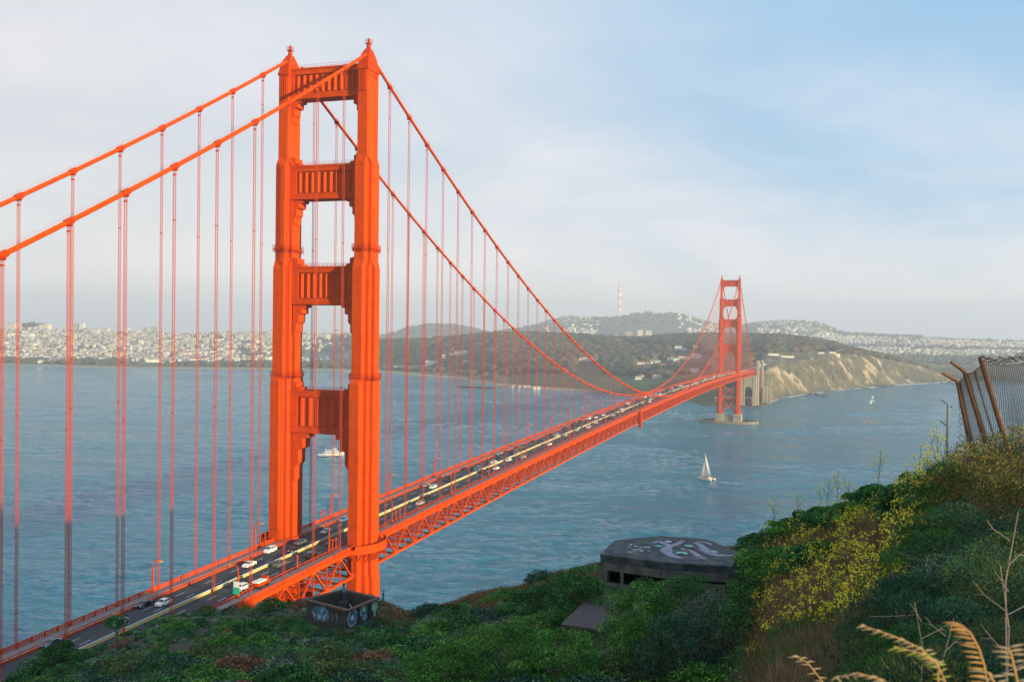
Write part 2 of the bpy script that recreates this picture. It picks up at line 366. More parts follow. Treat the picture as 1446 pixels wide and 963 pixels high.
def land_nodes(u):
    u = np.atleast_1d(u).astype(float); r0 = colv((SH[0], SHR), u)
    zat = lambda T, r: CAM[2] + elev(u, colv(T, u))*r
    rb = np.maximum(colv(RB, u), r0+60); zb = np.maximum(zat(VB, rb), 3)
    r1 = np.maximum(colv(R1, u), rb+150); z1 = np.maximum(zat(V1, r1), 4)
    cliff = smooth((u-1070)/25)*(1-smooth((u-1340)/15))
    rm = r0+35+0*u; zm = 3.0+5*cliff
    nodes_r = np.stack([r0-300, r0-8, rm, rb, r1, np.maximum(r1+500, 4700), 6400+0*u, 8300+0*u, 10500+0*u])
    z2 = np.where(u < 480, z1*.75, zat(V2, np.maximum(r1+500, 4700))); z3 = zat(V3, 6400.)
    nodes_z = np.stack([-14+0*u, -1+0*u, zm, zb, z1, np.minimum(np.maximum(z2, 8), np.maximum(z1*.8, 30)), np.maximum(z3, 10), zat(V4, 8300.), 20+0*u])
    return nodes_r, nodes_z, cliff
_LU = np.linspace(-600, 2000, 1301); _LR, _LZ, _LC = land_nodes(_LU)
def land_z(u, r):
    """height of the far land at column u, distance r (arrays)"""
    u = np.asarray(u, float); r = np.asarray(r, float); i = (u+600)/2.0; i0 = np.clip(np.floor(i).astype(int), 0, 1299); f = np.clip(i-i0, 0, 1)
    NR = _LR[:, i0]*(1-f)+_LR[:, i0+1]*f; NZ = _LZ[:, i0]*(1-f)+_LZ[:, i0+1]*f; c = _LC[i0]*(1-f)+_LC[i0+1]*f
    z = np.full(u.shape, -14.0)
    for k in range(NR.shape[0]-1):
        t = (r-NR[k])/(NR[k+1]-NR[k]); m_ = (t >= 0) & (t <= 1)
        tt = t if k < 2 else (t*t*(3-2*t) if k >= 4 else (1-(1-np.clip(t, 0, 1))**1.25))
        z = np.where(m_, NZ[k]+(NZ[k+1]-NZ[k])*tt, z)
    return z, c, NR, NZ
ug = np.concatenate([np.arange(-500, 1060, 3.0), np.arange(1060, 1380, 1.0), np.arange(1380, 1900, 4.0)])
rg = np.concatenate([np.linspace(1560, 3600, 260), np.linspace(3620, 6500, 90), np.linspace(6550, 10500, 60)])
U, RR = np.meshgrid(ug, rg); az = np.interp(U, _US, _AZ)
XX = CAM[0]+RR*np.sin(az); YY = CAM[1]+RR*np.cos(az)
zz_, cl, NR, NZ = land_z(U.ravel(), RR.ravel()); zz_ = zz_.reshape(U.shape); cl = cl.reshape(U.shape)
NR = NR.reshape((-1,)+U.shape)
tb = np.clip((RR-NR[1])/(NR[3]-NR[1]), 0, 1)
onface = cl*np.sin(np.pi*np.clip(tb, 0, 1))
# erosion gullies running down the cliff: noise that varies along the shore much faster than across it
gul = fbm(U/15.0+tb*3.6, tb*1.6+U/90, 4, 3); gul2 = fbm(U/5.0+tb*5, tb*5, 3, 9)
zz_ = zz_ + onface*(gul*9 + gul2*6+fbm(XX/14, YY/14, 3, 77)*3)*np.where(tb < .9, 1, .4)
inland = np.clip((RR-NR[1])/400, 0, 1)*(RR < 8000)
zz_ = zz_ + inland*(1-onface)*fbm(XX/180, YY/180, 3, 5)*3.0
far_n = np.clip((RR-7400)/600, 0, 1)*np.clip((9200-RR)/500, 0, 1); zz_ = zz_ + far_n*fbm(XX/200, YY/400, 4, 2)*9
# base colours by what the ground is
def C(*c): return np.array(c)
colr = np.zeros(U.shape+(3,)) + C(.055, .06, .045)
nz = fbm(XX/60, YY/60, 4, 11)[..., None]; nzb = fbm(XX/22, YY/22, 3, 13)[..., None]
grass = C(.085, .10, .04); forest = C(.030, .040, .022); tan = C(.32, .245, .155); brush = C(.105, .088, .045); sand = C(.30, .26, .19); urban = C(.12, .12, .105)
shore_d = (RR-NR[1])[..., None]
city = (smooth((560-U)/60))[..., None]
colr = forest*(1+.5*nz) + 0*colr
colr = np.where((shore_d < 620) & (U[..., None] < 720), grass*(1+.35*nz), colr)
colr = colr*(1-city*(shore_d > 300)) + urban*(1+.4*nz)*city*(shore_d > 300)
colr = np.where((shore_d < 45) & (U[..., None] < 1000), sand, colr)
green_b = (smooth((U-800)/60)*(1-smooth((U-1075)/20)))[..., None]*(shore_d < 500)
colr = colr*(1-green_b) + (C(.045, .075, .025)*(1+.5*nz))*green_b
cf = (cl*(tb < 1.25))[..., None]
rock = smooth((-.42+gul[..., None]*1.4+.9*nzb+.9*gul2[..., None])*2.4+.2)
brushy = smooth((-.15-gul[..., None]*.9+.6*nz)*3)
ccol = tan*(1+.35*nzb)*rock + brush*(1+.6*nz)*(1-rock); ccol = ccol*(1+.5*(RNG.random(ccol.shape[:2]+(1,))-.5))
ccol = ccol*(1-brushy*.8) + C(.045, .052, .025)*brushy*.8
low = smooth((.22-tb[..., None])/.2); ccol = ccol*(1-low*.75) + C(.10, .085, .065)*(1+.5*nzb)*low*.75
colr = colr*(1-cf) + ccol*cf
dist = ((RR > 4300) & (U > 1040))[..., None]; colr = np.where(dist, C(.07, .075, .065)*(1+.4*nz), colr)
hilly = (RR > 7000)[..., None]; colr = np.where(hilly, C(.06, .072, .045)*(1+.4*nz), colr)
colr = np.clip(colr, .004, .9)
nu = len(ug); idx = np.arange(len(rg)*nu).reshape(len(rg), nu)
F = np.stack([idx[:-1, :-1], idx[:-1, 1:], idx[1:, 1:], idx[1:, :-1]], -1).reshape(-1, 4)[:, ::-1]
LANDM = mat('far_land', (.1,.1,.1), .95, attr='Col', var=.35, scale=.09, bump=6, bscale=.16)
tag(link('terrain', np_mesh('terrain', np.stack([XX.ravel(), YY.ravel(), zz_.ravel()], -1), F, LANDM, colr.reshape(-1, 3), smooth_=True)), kind='structure')
def land_pt(u, r):
    z, _, _, _ = land_z(np.array([u]), np.array([r])); a = float(np.interp(u, _US, _AZ))
    return np.array([CAM[0]+r*math.sin(a), CAM[1]+r*math.cos(a), max(float(z[0]), 0.5)])

#@@BRIDGE
#@@CITY
#@@BOATS
#@@NEAR

# ================================================================== THE BRIDGE
CELL = 1.07
def Rd(y):
    y = np.asarray(y, float)
    return np.where(y < 0, 76.1+.022*y, np.where(y < 1280, 76.1+6.1*(1-((y-640)/640)**2), 76.1-.022*(y-1280)))
def cable_z(y):
    y = float(y)
    if y < 0: return 227+.5753*y+3.5e-4*y*y
    if y <= 1280.2: return 84.53+(227-84.53)*((y-640.1)/640.1)**2
    d = y-1280.2; return 227-.5753*d+3.5e-4*d*d
bridge = empty('suspension_bridge', (0, 0, 0), 'long orange suspension bridge with two towers crossing the strait', 'bridge')

def leg_ring(rects, z, x0, y0, grow=0.0):
    (w1, l1), (w2, l2), (w3, l3) = [(a*CELL/2+grow, b*CELL/2+grow) for a, b in rects]
    q = [(w1, l1), (w1, l2), (w2, l2), (w2, l3), (w3, l3)]
    pts = q + [(a, -b) for a, b in q[::-1]] + [(-a, -b) for a, b in q] + [(-a, b) for a, b in q[::-1]]
    return [(x0+a, y0+b, z) for a, b in pts]
LA = [(3, 7), (3.05, 6.9), (3.1, 6.8)]; LB = [(3, 9.4), (5, 4.4), (5.05, 4.3)]; LC = [(3, 11.4), (5, 6.6), (7, 3)]
LD = [(3, 13.6), (5, 8), (7, 4)]; LE = [(3.2, 14.4), (6, 9), (8.2, 5)]
STRUTS = [(213.8, 223.2, 2.3), (182.6, 193.0, 2.4), (150, 161.6, 2.5), (110, 123, 2.6)]
def strut_mesh(z0, z1, hy, nrib, inner):
    """art-deco cross beam spanning between the two legs: two parapets, recessed panel with upright chevron ribs"""
    m = MB(); X = 12.6
    m.box((-X, -hy+.55, z0+.5), (X, hy-.55, z1-.3))                         # core
    for s in (-1, 1):
        a, b = sorted((s*(hy-.57), s*hy))
        m.box((-X, a, z1-1.9), (X, b, z1)); m.box((-X, a, z0), (X, b, z0+1.7))
        a2, b2 = sorted((s*(hy-.05), s*(hy+.22))); m.box((-X, a2, z1-.45), (X, b2, z1+.05)); m.box((-X, a2, z0-.12), (X, b2, z0+.35))
        e = inner-.1
        m.box((-X, a, z0+1.65), (-e+1.3, b, z1-1.85)); m.box((e-1.3, a, z0+1.65), (X, b, z1-1.85))
        wdt = (2*e-2.6)/nrib
        for k in range(nrib):
            c = -e+1.3+wdt*(k+.5); y0 = s*(hy-.56); y1 = s*(hy-.02)
            m.prism([(c-wdt*.34, y0), (c+wdt*.34, y0), (c+wdt*.05, y1), (c-wdt*.05, y1)], 'z', z0+2.0, z1-2.2)
    m.box((-X, -hy+.3, z0-.35), (X, hy-.3, z0+.5))
    return m
def haunch(side, zt, inner, wdt, ht, steps, hy, down=True):
    """stepped corner bracket between leg and beam"""
    m = MB(); pts = []
    sgn = -1 if down else 1
    prof = [(0, 0)]
    for k in range(steps+1):
        t = k/steps; xx = wdt*(1-math.sin(t*math.pi/2)) ; z = ht*(t)
        prof.append((xx, z))
    st = [(0, 0), (wdt, 0)]
    for k in range(steps):
        x1 = wdt*(1-math.sin((k+1)/steps*math.pi/2)**1.0)+.25*(k+1 < steps); za = ht*(1-math.cos((k+1)/steps*math.pi/2))+ht*.12*(k+1)/steps
        st.append((st[-1][0], za*.86)); st.append((x1, za))
    st.append((0, st[-1][1]))
    poly = [(side*(inner-.9 + (-.0)) - side*0 - side*a*1.0 + side*.0, zt+sgn*b) for a, b in st]
    poly = [(side*(inner+.6) if abs(a) < 1e-6 else side*(inner-a), zt+sgn*b) for a, b in st]
    m.prism(poly, 'y', -hy, hy); m2 = MB()
    return m
def rail_ring(m, x0, y0, hw, hl, z, h=1.1):
    c = [(x0-hw, y0-hl), (x0+hw, y0-hl), (x0+hw, y0+hl), (x0-hw, y0+hl)]
    m.box((x0-hw, y0-hl, z-.16), (x0+hw, y0+hl, z))
    for i in range(4):
        a, b = c[i], c[(i+1) % 4]
        for hh in (.55, h): m.bar((*a, z+hh), (*b, z+hh), .07)
        nn = max(2, int(math.hypot(b[0]-a[0], b[1]-a[1])/1.4))
        for k in range(nn):
            t = k/nn; p = (a[0]+(b[0]-a[0])*t, a[1]+(b[1]-a[1])*t); m.bar((*p, z), (*p, z+h), .08)
            m.bar((p[0], p[1], z-.16), (x0+(p[0]-x0)*.86, y0+(p[1]-y0)*.9, z-1.3), .16)
def build_tower(y0, zb, near):
    T = bpy.data.objects.new('tower', None); COL.objects.link(T); T.parent = bridge; T.location = (0, y0, 0)
    T['label'] = 'near tower rising beside the hill' if near else 'far tower standing in the water on its concrete pier'
    for sx in (-1, 1):
        x0 = 13.7*sx
        m = MB()
        rr = [leg_ring(LE, zb, x0, 0), leg_ring(LE, 66, x0, 0), leg_ring(LD, 68.5, x0, 0), leg_ring(LD, 125.0, x0, 0), leg_ring(LD, 126, x0, 0, -.1), leg_ring(LC, 128.3, x0, 0), leg_ring(LC, 161, x0, 0),
              leg_ring(LB, 163.5, x0, 0), leg_ring(LB, 193, x0, 0), leg_ring(LA, 195.4, x0, 0), leg_ring(LA, 221.2, x0, 0)]
        m.loft(rr)
        # grooves near the top: slim raised fins on both broad faces
        for k in range(4):
            dx = (-1.05+.7*k); m.box((x0+dx-.17, -3.95, 214.5), (x0+dx+.17, -3.7, 220.9)); m.box((x0+dx-.17, 3.7, 214.5), (x0+dx+.17, 3.95, 220.9))
        for k in range(9):
            dy = -3.1+.78*k; m.box((x0-1.82, dy-.17, 219.0), (x0-1.55, dy+.17, 221)); m.box((x0+1.55, dy-.17, 219.0), (x0+1.82, dy+.17, 221))
        leg = m.build('tower_leg', ORANGE, T)
        # saddle housing and beacon
        m = MB()
        def rect(hx, hy, z): return [(x0-hx, -hy, z), (x0+hx, -hy, z), (x0+hx, hy, z), (x0-hx, hy, z)]
        m.loft([rect(1.95, 4.1, 221.15), rect(1.95, 4.1, 221.6), rect(1.75, 3.8, 222.3), rect(1.6, 3.2, 224.2), rect(1.35, 2.3, 226.0), rect(1.1, 1.4, 227.2), rect(.85, .95, 227.9), rect(.8, .8, 228.1)])
        for k in range(8):
            dy = -3.2+.92*k
            m.bar((x0+1.75, dy, 222.0), (x0+1.3, dy*.6, 225.5), .12); m.bar((x0-1.75, dy, 222.0), (x0-1.3, dy*.6, 225.5), .12)
        m.build('saddle_cap', ORANGE_D, leg)
        m = MB(); m.tube([(x0, 0, 227.9), (x0, 0, 229.6)], [.72, .62], 10); m.box((x0-.85, -.85, 229.6), (x0+.85, .85, 229.75))
        for a, b in ((-1,-1),(1,-1),(1,1),(-1,1),(0,-1),(0,1),(-1,0),(1,0)): m.bar((x0+a*.8, b*.8, 229.7), (x0+a*.8, b*.8, 231.0), .07)
        for hh in (.6, 1.2):
            for a, b, c, d in ((-1,-1,1,-1),(1,-1,1,1),(1,1,-1,1),(-1,1,-1,-1)): m.bar((x0+a*.8, b*.8, 229.75+hh), (x0+c*.8, d*.8, 229.75+hh), .06)
        m.tube([(x0, 0, 229.7), (x0, 0, 231.1), (x0, 0, 231.6)], [.28, .28, .03], 8)
        m.build('beacon', ORANGE_D, leg)
        for z, (w1, l1) in ((167.2, LB[0]), (127.9, LC[0])):
            m = MB(); lim = LB if z > 150 else LC; ra = leg_ring(lim, z, x0, 0, .05); rb_ = leg_ring(lim, z, x0, 0, .55)
            m.loft([[(a, b, z-.25) for a, b, c_ in rb_], [(a, b, z) for a, b, c_ in rb_]])
            for i in range(len(rb_)):
                a, b = Vector(rb_[i]), Vector(rb_[(i+1) % len(rb_)]); a2 = Vector(ra[i])
                if (b-a).length < .1: continue
                for hh in (.5, 1.0): m.bar(a+Vector((0,0,hh)), b+Vector((0,0,hh)), .06)
                for k in range(max(1, int((b-a).length/.8))+1):
                    p_ = a.lerp(b, k/max(1, int((b-a).length/.8))); m.bar(p_, p_+Vector((0,0,1)), .07)
                    q_ = Vector((x0+(p_.x-x0)*.9, p_.y*.96, z-1.2)); m.bar(p_+Vector((0,0,-.2)), q_, .2)
            m.build('gallery', ORANGE_D, leg)
    for (z0, z1, hy), inner, nr_ in zip(STRUTS, (12.1, 11, 10, 9.9), (10, 9, 8, 6)):
        st = strut_mesh(z0, z1, hy, nr_, inner).build('cross_beam', ORANGE, T)
        m = MB(); wd = {12.1: 3.4, 11: 3.4, 10: 3.6, 9.9: 5.0}[inner]; ht = {12.1: 7.0, 11: 7.5, 10: 8.5, 9.9: 15.0}[inner]
        for s in (-1, 1):
            haunch(s, z0-.36, inner, wd, ht, 4, hy-.35).build('bracket', ORANGE, T)
            if z1 < 220: haunch(s, z1-.02, inner, 2.2, 2.6, 2, hy-.35, False).build('bracket', ORANGE, T)
        m = MB()
        for s in (-1, 1):
            for hh in (.5, 1.1): m.bar((-inner, s*(hy-.3), z1+hh), (inner, s*(hy-.3), z1+hh), .06)
            for k in range(15): xx = -inner+2*inner*k/14; m.bar((xx, s*(hy-.3), z1-.1), (xx, s*(hy-.3), z1+1.1), .06)
        m.box((-9.7, -.6, z1-.3), (-8.9, .6, z1+1.0))
        m.build('beam_railing', ORANGE_D, T)
    m = MB()                                                  # X bracing below the deck
    zs = [zb+1, (zb+1+63)/2, 63]
    for i in (0, 1):
        for yy in (-4, 4):
            m.bar((-12, yy, zs[i]+1), (12, yy, zs[i+1]-1), 1.5, 2.2, (0,1,0)); m.bar((12, yy*.98, zs[i]+1), (-12, yy*.98, zs[i+1]-1), 1.4, 2.1, (0,1,0))
    for z in zs[1:2]: m.box((-12, -4.4, z-1), (12, 4.4, z+1))
    m.build('cross_bracing', ORANGE, T)
    for s in (-1, 1):                                         # walkway bulging round the outside of each leg at deck level
        m = MB()
        zc = float(Rd(y0))
        prof = [(13.2, -11.5)]+[(13.9+6.3*math.sin(math.pi*t)**.55, -10.5+21*t) for t in np.linspace(.04, .96, 14)]+[(13.2, 11.5)]
        low = [(s*a, b, zc-1.1) for a, b in prof]; hi = [(s*a, b, zc+.25) for a, b in prof]
        m.loft([low, hi])
        for i in range(1, len(prof)-2):
            a, b = prof[i], prof[i+1]
            m.bar((s*a[0], a[1], zc+.85), (s*b[0], b[1], zc+.85), .1, 1.15); m.bar((s*a[0], a[1], zc-1), (s*(a[0]-2.5), a[1]*.8, zc-4.2), .25)
        m.build('tower_walkway', ORANGE, T)
    if not near:
        m = MB()
        for s in (-1, 1):
            m.loft([[(s*13.7+a*6.6, b*10, -4) for a, b in ((-1,-1),(1,-1),(1,1),(-1,1))], [(s*13.7+a*6.2, b*9.4, 12) for a, b in ((-1,-1),(1,-1),(1,1),(-1,1))], [(s*13.7+a*5.2, b*8.6, 13.5) for a, b in ((-1,-1),(1,-1),(1,1),(-1,1))]])
            for k in range(6):
                for yy in (-9.9, 9.9): m.box((s*13.7-5.6+k*2.1, min(yy, yy*.96), 0), (s*13.7-4.9+k*2.1, max(yy, yy*.96), 12.2))
        m.box((-8, -6.5, -4), (8, 6.5, 10.5))
        for k in range(7): m.box((-7+k*2.2, -7.0, 0), (-6.2+k*2.2, -6.4, 10.2))
        m.build('pier', CONC, T)
        m = MB(); rings = []
        for rx, ry, z in ((46, 26, -4), (46, 26, 3.6), (42.5, 22.5, 3.6), (42.5, 22.5, -4)):
            rings.append([(rx*abs(math.cos(t))**.8*(1 if math.cos(t) >= 0 else -1), ry*math.sin(t), z) for t in np.linspace(0, 2*math.pi, 64, endpoint=False)])
        m.loft(rings, cap=False)
        m.build('fender_wall', mat('wet_concrete', (.20, .18, .13), .8, 0, .3, .3, .05, 1), T)
    else:
        m = MB()
        for s in (-1, 1):
            m.loft([[(s*13.7+a*8, b*12, -4) for a, b in ((-1,-1),(1,-1),(1,1),(-1,1))], [(s*13.7+a*7, b*10.5, zb+.2) for a, b in ((-1,-1),(1,-1),(1,1),(-1,1))]])
        m.build('pier', CONC, T)
    return T
build_tower(0, 12, True); build_tower(1280.2, 13, False)

# main cables, cable bands, hand ropes
for sx in (-1, 1):
    x0 = 13.7*sx
    ys = list(np.arange(-343, 0, 7.62)) + list(np.arange(0, 1280.2, 7.62)) + list(np.arange(1280.2, 1624, 7.62))
    m = MB(); m.tube([(x0, y, cable_z(y)) for y in ys], .50, 10)
    c = m.build('main_cable', ORANGE, bridge, smooth_=True)
    ks = [k*15.24 for k in range(-22, 107) if k not in (0, 84)]; near_ = sorted([y for y in ks if y > -150])[:49]; m = MB()
    for y in near_+[None]+[y for y in ks if y not in near_]:
        if y is None: m = MB(); continue
        if y in near_: m = MB()
        d = .9; m.tube([(x0, y-d, cable_z(y-d)), (x0, y+d, cable_z(y+d))], .66, 8)
        m.box((x0-.78, y-.14, cable_z(y)-.9), (x0+.78, y+.14, cable_z(y)+.15))
        if y in near_: m.build('cable_band', ORANGE_D, c)
    tag(m.build('cable_band', ORANGE_D, c), kind='stuff')
    m = MB()
    for off in (-.55, .55):
        yy = [y for y in ys if -343 <= y <= 1624]
        m.tube([(x0+off, y, cable_z(y)+1.1) for y in yy], .018, 4, cap=False)
        for y in ks: m.bar((x0+off, y, cable_z(y)+.3), (x0+off, y, cable_z(y)+1.15), .04)
    m.build('hand_rope', ORANGE_D, c)

# suspenders: four ropes at every panel point
def susp_mesh(x0, y, m=None):
    m = m or MB(); z1 = cable_z(y)-.4; z0 = float(Rd(y))-.4
    if z1-z0 < .6: return m
    far = y > 500; r = .05 if not far else .042
    dirv = 1
    for a in (-.26, .26):
        for b in (-.13, .13):
            m.tube([(x0+a, y+b, z0), (x0+a, y+b, z1)], r, 4 if not far else 3, cap=False)
    if not far:
        zz = z0+8
        while zz < z1-4:
            m.box((x0-.32, y-.18, zz), (x0+.32, y+.18, zz+.2)); zz += 42
        m.box((x0-.36, y-.22, z0), (x0+.36, y+.22, z0+1.2))
        m.box((x0-.36, y-.2, z1-1.5), (x0+.36, y+.2, z1-1.2))
    return m
SUSP = mat('suspender_rope', (.48, .058, .015), .6, 0, spec=.1)
ALLS = [(sx*13.7, k*15.24) for k in range(-22, 107) for sx in (-1, 1) if k not in (0, 84) and cable_z(k*15.24)-float(Rd(k*15.24)) > 1.2]
vis = sorted([s for s in ALLS if s[1] >= -152], key=lambda s: math.hypot(s[0]-CAM[0], s[1]-CAM[1]))
for x0, y in vis[:99]: susp_mesh(x0, y).build('suspender', SUSP, bridge)
m = MB(); rest = set(ALLS)-set(vis[:99])
for x0, y in sorted(rest): susp_mesh(x0, y, m)
tag(m.build('suspender', SUSP, bridge), kind='stuff')

# stiffening trusses
PAN = 7.62
def truss(sx):
    m = MB(); x0 = 13.75*sx; ks = range(-45, 213)
    def P(k, top):
        y = k*PAN; return (x0, y, float(Rd(y))+(-.55 if top else -8.1))
    for k in ks:
        a, b = P(k, 1), P(k+1, 1); m.bar(a, b, .75, .95); a, b = P(k, 0), P(k+1, 0); m.bar(a, b, .75, .85)
        if k % 2 == 0:
            m.bar(P(k, 1), P(k+1, 0), .42, .55, (1,0,0)); m.bar(P(k, 1), P(k-1, 0), .42, .55, (1,0,0))
            m.box((x0-.45, k*PAN-1.0, P(k, 1)[2]-1.0), (x0+.45, k*PAN+1.0, P(k, 1)[2]-.2))
        else: m.box((x0-.42, k*PAN-.9, P(k, 0)[2]+.2), (x0+.42, k*PAN+.9, P(k, 0)[2]+.95))
        m.bar(P(k, 1), P(k, 0), .26, .34, (1,0,0))
    return m
for sx in (-1, 1): truss(sx).build('stiffening_truss', ORANGE, bridge)
m = MB()
for k in range(-45, 213):
    y = k*PAN; z = float(Rd(y)); z2 = float(Rd(y+PAN))
    m.box((-13.4, y-.25, z-2.2), (13.4, y+.25, z-.5)); m.box((-13.4, y-.2, z-8.4), (13.4, y+.2, z-7.9))
    m.bar((-13.3, y, z-8.1), (13.3, y+PAN, z2-8.1), .3); m.bar((13.3, y, z-8.1), (-13.3, y+PAN, z2-8.1), .3)
    for a in (-13.2, -4.4, 4.4): m.bar((a, y, z-2), (a+4.4, y, z-8), .25, .3, (0,1,0)); m.bar((a+8.8, y, z-2), (a+4.4, y, z-8), .25, .3, (0,1,0))
m.build('floor_beams', ORANGE_D, bridge)

# deck
def strip(m, x1, x2, dz0, dz1, y1=-343, y2=1624, st=15.24):
    ys = list(np.arange(y1, y2, st))+[y2]
    m.loft([[(x1, y, float(Rd(y))+dz0), (x2, y, float(Rd(y))+dz0), (x2, y, float(Rd(y))+dz1), (x1, y, float(Rd(y))+dz1)] for y in ys])
m = MB(); strip(m, -9.5, 9.5, -.45, 0); deck = m.build('road_deck', ASPHALT, bridge)
m = MB()
for x in (-6.25, -3.15, 3.15, 6.25):
    y = -340
    while y < 1620:
        m.loft([[(x-.09, yy, float(Rd(yy))+.006), (x+.09, yy, float(Rd(yy))+.006), (x+.09, yy, float(Rd(yy))+.014), (x-.09, yy, float(Rd(yy))+.014)] for yy in (y, y+3.6)]); y += 12
m.build('lane_marking', WHITEP, deck)
for s in (-1, 1):
    m = MB(); a, b = sorted((s*9.52, s*13.3)); strip(m, a, b, -.35, .28); m.build('sidewalk', SIDEWALK, bridge)
    m = MB()                                              # kerb rail between traffic and walk
    a, b = sorted((s*9.30, s*9.50)); strip(m, a, b, 0, .42)
    strip(m, *sorted((s*9.34, s*9.46)), .78, .98)
    for k in range(-112, 532): y = k*3.048; z = float(Rd(y)); m.box((min(s*9.33, s*9.47), y-.07, z+.4), (max(s*9.33, s*9.47), y+.07, z+.9))
    m.build('kerb_rail', ORANGE, bridge)
    m = MB()                                              # outer railing: fascia, slats, top rail, posts
    xo = 13.28 if s < 0 else 14.15
    strip(m, *sorted((s*xo, s*(xo+.10))), -.30, .30); strip(m, *sorted((s*(xo-.06), s*(xo+.14))), 1.32, 1.50); 
    for k in range(-560, 2660):
        y = k*.61
        if y < -343 or y > 1400: continue
        if y > 420 and k % 2: continue
        z = float(Rd(y)); wv = .20 if y < 420 else .42; m.box((min(s*(xo+.01), s*(xo+.06)), y-wv, z+.36), (max(s*(xo+.01), s*(xo+.06)), y+wv, z+1.30))
    for k in range(-89, 426): y = k*3.81; z = float(Rd(y)); m.box((min(s*(xo-.1), s*(xo+.2)), y-.13, z-.2), (max(s*(xo-.1), s*(xo+.2)), y+.13, z+1.62))
    m.build('railing', ORANGE, bridge)
    if s > 0:
        m = MB(); strip(m, 13.3, 14.14, -.12, .2); m.build('walk_edge', ORANGE_D, bridge)
m = MB(); strip(m, -.20, .20, 0, .60); md = m.build('median_barrier', YELLOW, bridge)
m = MB(); strip(m, -.14, .14, .625, .80)
for k in range(-170, 820): y = k*2.0-1; z = float(Rd(y)); m.box((-.20, y-.05, z+.62), (.20, y+.05, z+.9))
m.build('barrier_cap', PALE, md)
# inspection cage hung outside the west truss
m = MB(); z = float(Rd(447)); m.box((14.4, 444.6, z-11.2), (16.6, 449.0, z-10.9)); m.box((14.4, 444.6, z+.9), (16.6, 449.0, z+1.15))
m.box((16.2, 444.6, z-11), (16.6, 445.1, z+1)); m.box((16.2, 448.5, z-11), (16.6, 449, z+1)); m.box((14.6, 445.0, z-10.9), (16.3, 448.6, z+.9))
tag(m.build('inspection_cage', ORANGE), 'tall orange inspection cage hanging on the outside of the bridge truss at mid span', 'inspection cage')

# street lamps on the bridge: curved-arm lamps
def make_lamp():
    r = empty('street_lamp', (0,0,0), 'x', 'street lamp', 'curved orange street lamps along the bridge')
    m = MB(); m.box((-.28, -.28, 0), (.28, .28, 1.0)); m.loft([[(a*w, b*w, z) for a, b in ((-1,-1),(1,-1),(1,1),(-1,1))] for w, z in ((.2, 1.0), (.15, 6.6))]); m.build('post', ORANGE, r)
    m = MB(); m.tube([(0, 0, 6.5), (.05, 0, 7.5), (.45, 0, 8.15), (1.1, 0, 8.4), (1.9, 0, 8.35)], [.15, .15, .14, .12, .10], 8); m.build('arm', ORANGE, r, smooth_=True)
    m = MB(); m.loft([[(a, b*.28, 8.42-(.05)) for a, b in ((1.5,-1),(2.7,-1),(2.7,1),(1.5,1))], [(a, b*.34, 8.12) for a, b in ((1.4,-1),(2.8,-1),(2.8,1),(1.4,1))]]); m.build('lamp_head', mat('lamp_amber', (.55, .22, .06), .4), r)
    return r
lamp0 = make_lamp(); first = True
words_y = {-64: 'east-side lamp standing alone over the shaded walk left of the near tower', -18: 'east-side lamp next to two short posts just left of the near tower', 27: 'east-side lamp seen between the legs of the near tower', 73: 'east-side lamp just right of the near tower'}
for side in (-1, 1):
    y = -64 if side < 0 else -102
    i = 0
    while y < 1250:
        if abs(y) > 12 and abs(y-1280) > 14:
            o = lamp0 if first else copy_tree(lamp0); first = False
            o.location = (side*(13.0 if side < 0 else 10.1), y, float(Rd(y))+.2); o.rotation_euler.z = 0 if side < 0 else math.pi
            if side < 0: o['label'] = words_y.get(int(round(y)), 'orange curved lamp in the row along the far edge of the roadway')
            else:
                o['label'] = {-102: 'red lamp head poking up from behind the shaded hillside trees at bottom left', -61: 'orange lamp carrying a white and green sign by the near roadside', -15: 'orange lamp with tall curved arm in front of the near tower legs', 28: 'orange lamp beside the near tower on its right, camera side of the road'}.get(int(round(y)), 'orange curved lamp in the row along the camera-side edge of the roadway')
        y += 45.72 if side < 0 else [41, 46, 43, 53.5, 44][i] if i < 5 else 45.72
        i += 1
# short globe-topped posts by the lamps
pp = MB(); pp.tube([(0,0,0),(0,0,3.4)], .16, 8); pp.tube([(0,0,3.4),(0,0,3.5),(0,0,3.9),(0,0,4.1)], [.12,.3,.3,.1], 8); pm = pp.mesh('globe_post', ORANGE)
for x, y, lb in ((-13, -15.5, 'left of the east tower leg, nearer the lamp'), (-13, -12.8, 'left of the east tower leg, farther from the lamp'), (-13, 21, 'between the tower legs, farther from the lamp'), (-13, 23.5, 'between the tower legs, right by the lamp'),
    (10.2, -11, 'in front of the tower, nearer the west leg'), (10.2, -13, 'in front of the tower, beside the curved lamp'), (10.2, -33, 'alone on the camera-side walk before the tower'), (10.2, 31, 'right of the west leg, nearest the lamp'), (10.2, 34, 'right of the west leg, second from the lamp'), (10.2, 50, 'alone on the camera-side walk beyond the tower')):
    tag(link('signal_post', pm, None, (x, y, float(Rd(y))+.28)), 'short round-topped orange post ' + lb, 'post', 'short round-topped posts')
# sign hung on the lamp at y=-61
sg = empty('roadside_sign', (10.1, -61.4, float(Rd(-61))+.2), 'white and green sign fixed low on a lamp by the near roadside', 'sign')
m = MB(); m.box((-1.0, -.12, 2.9), (.6, .0, 4.4)); m.build('white_panel', mat('sign_white', (.75,.75,.72), .5), sg)
m = MB(); m.box((-1.1, -.12, 1.2), (.7, .0, 2.85)); m.build('green_panel', mat('sign_green', (.02,.42,.26), .5), sg)
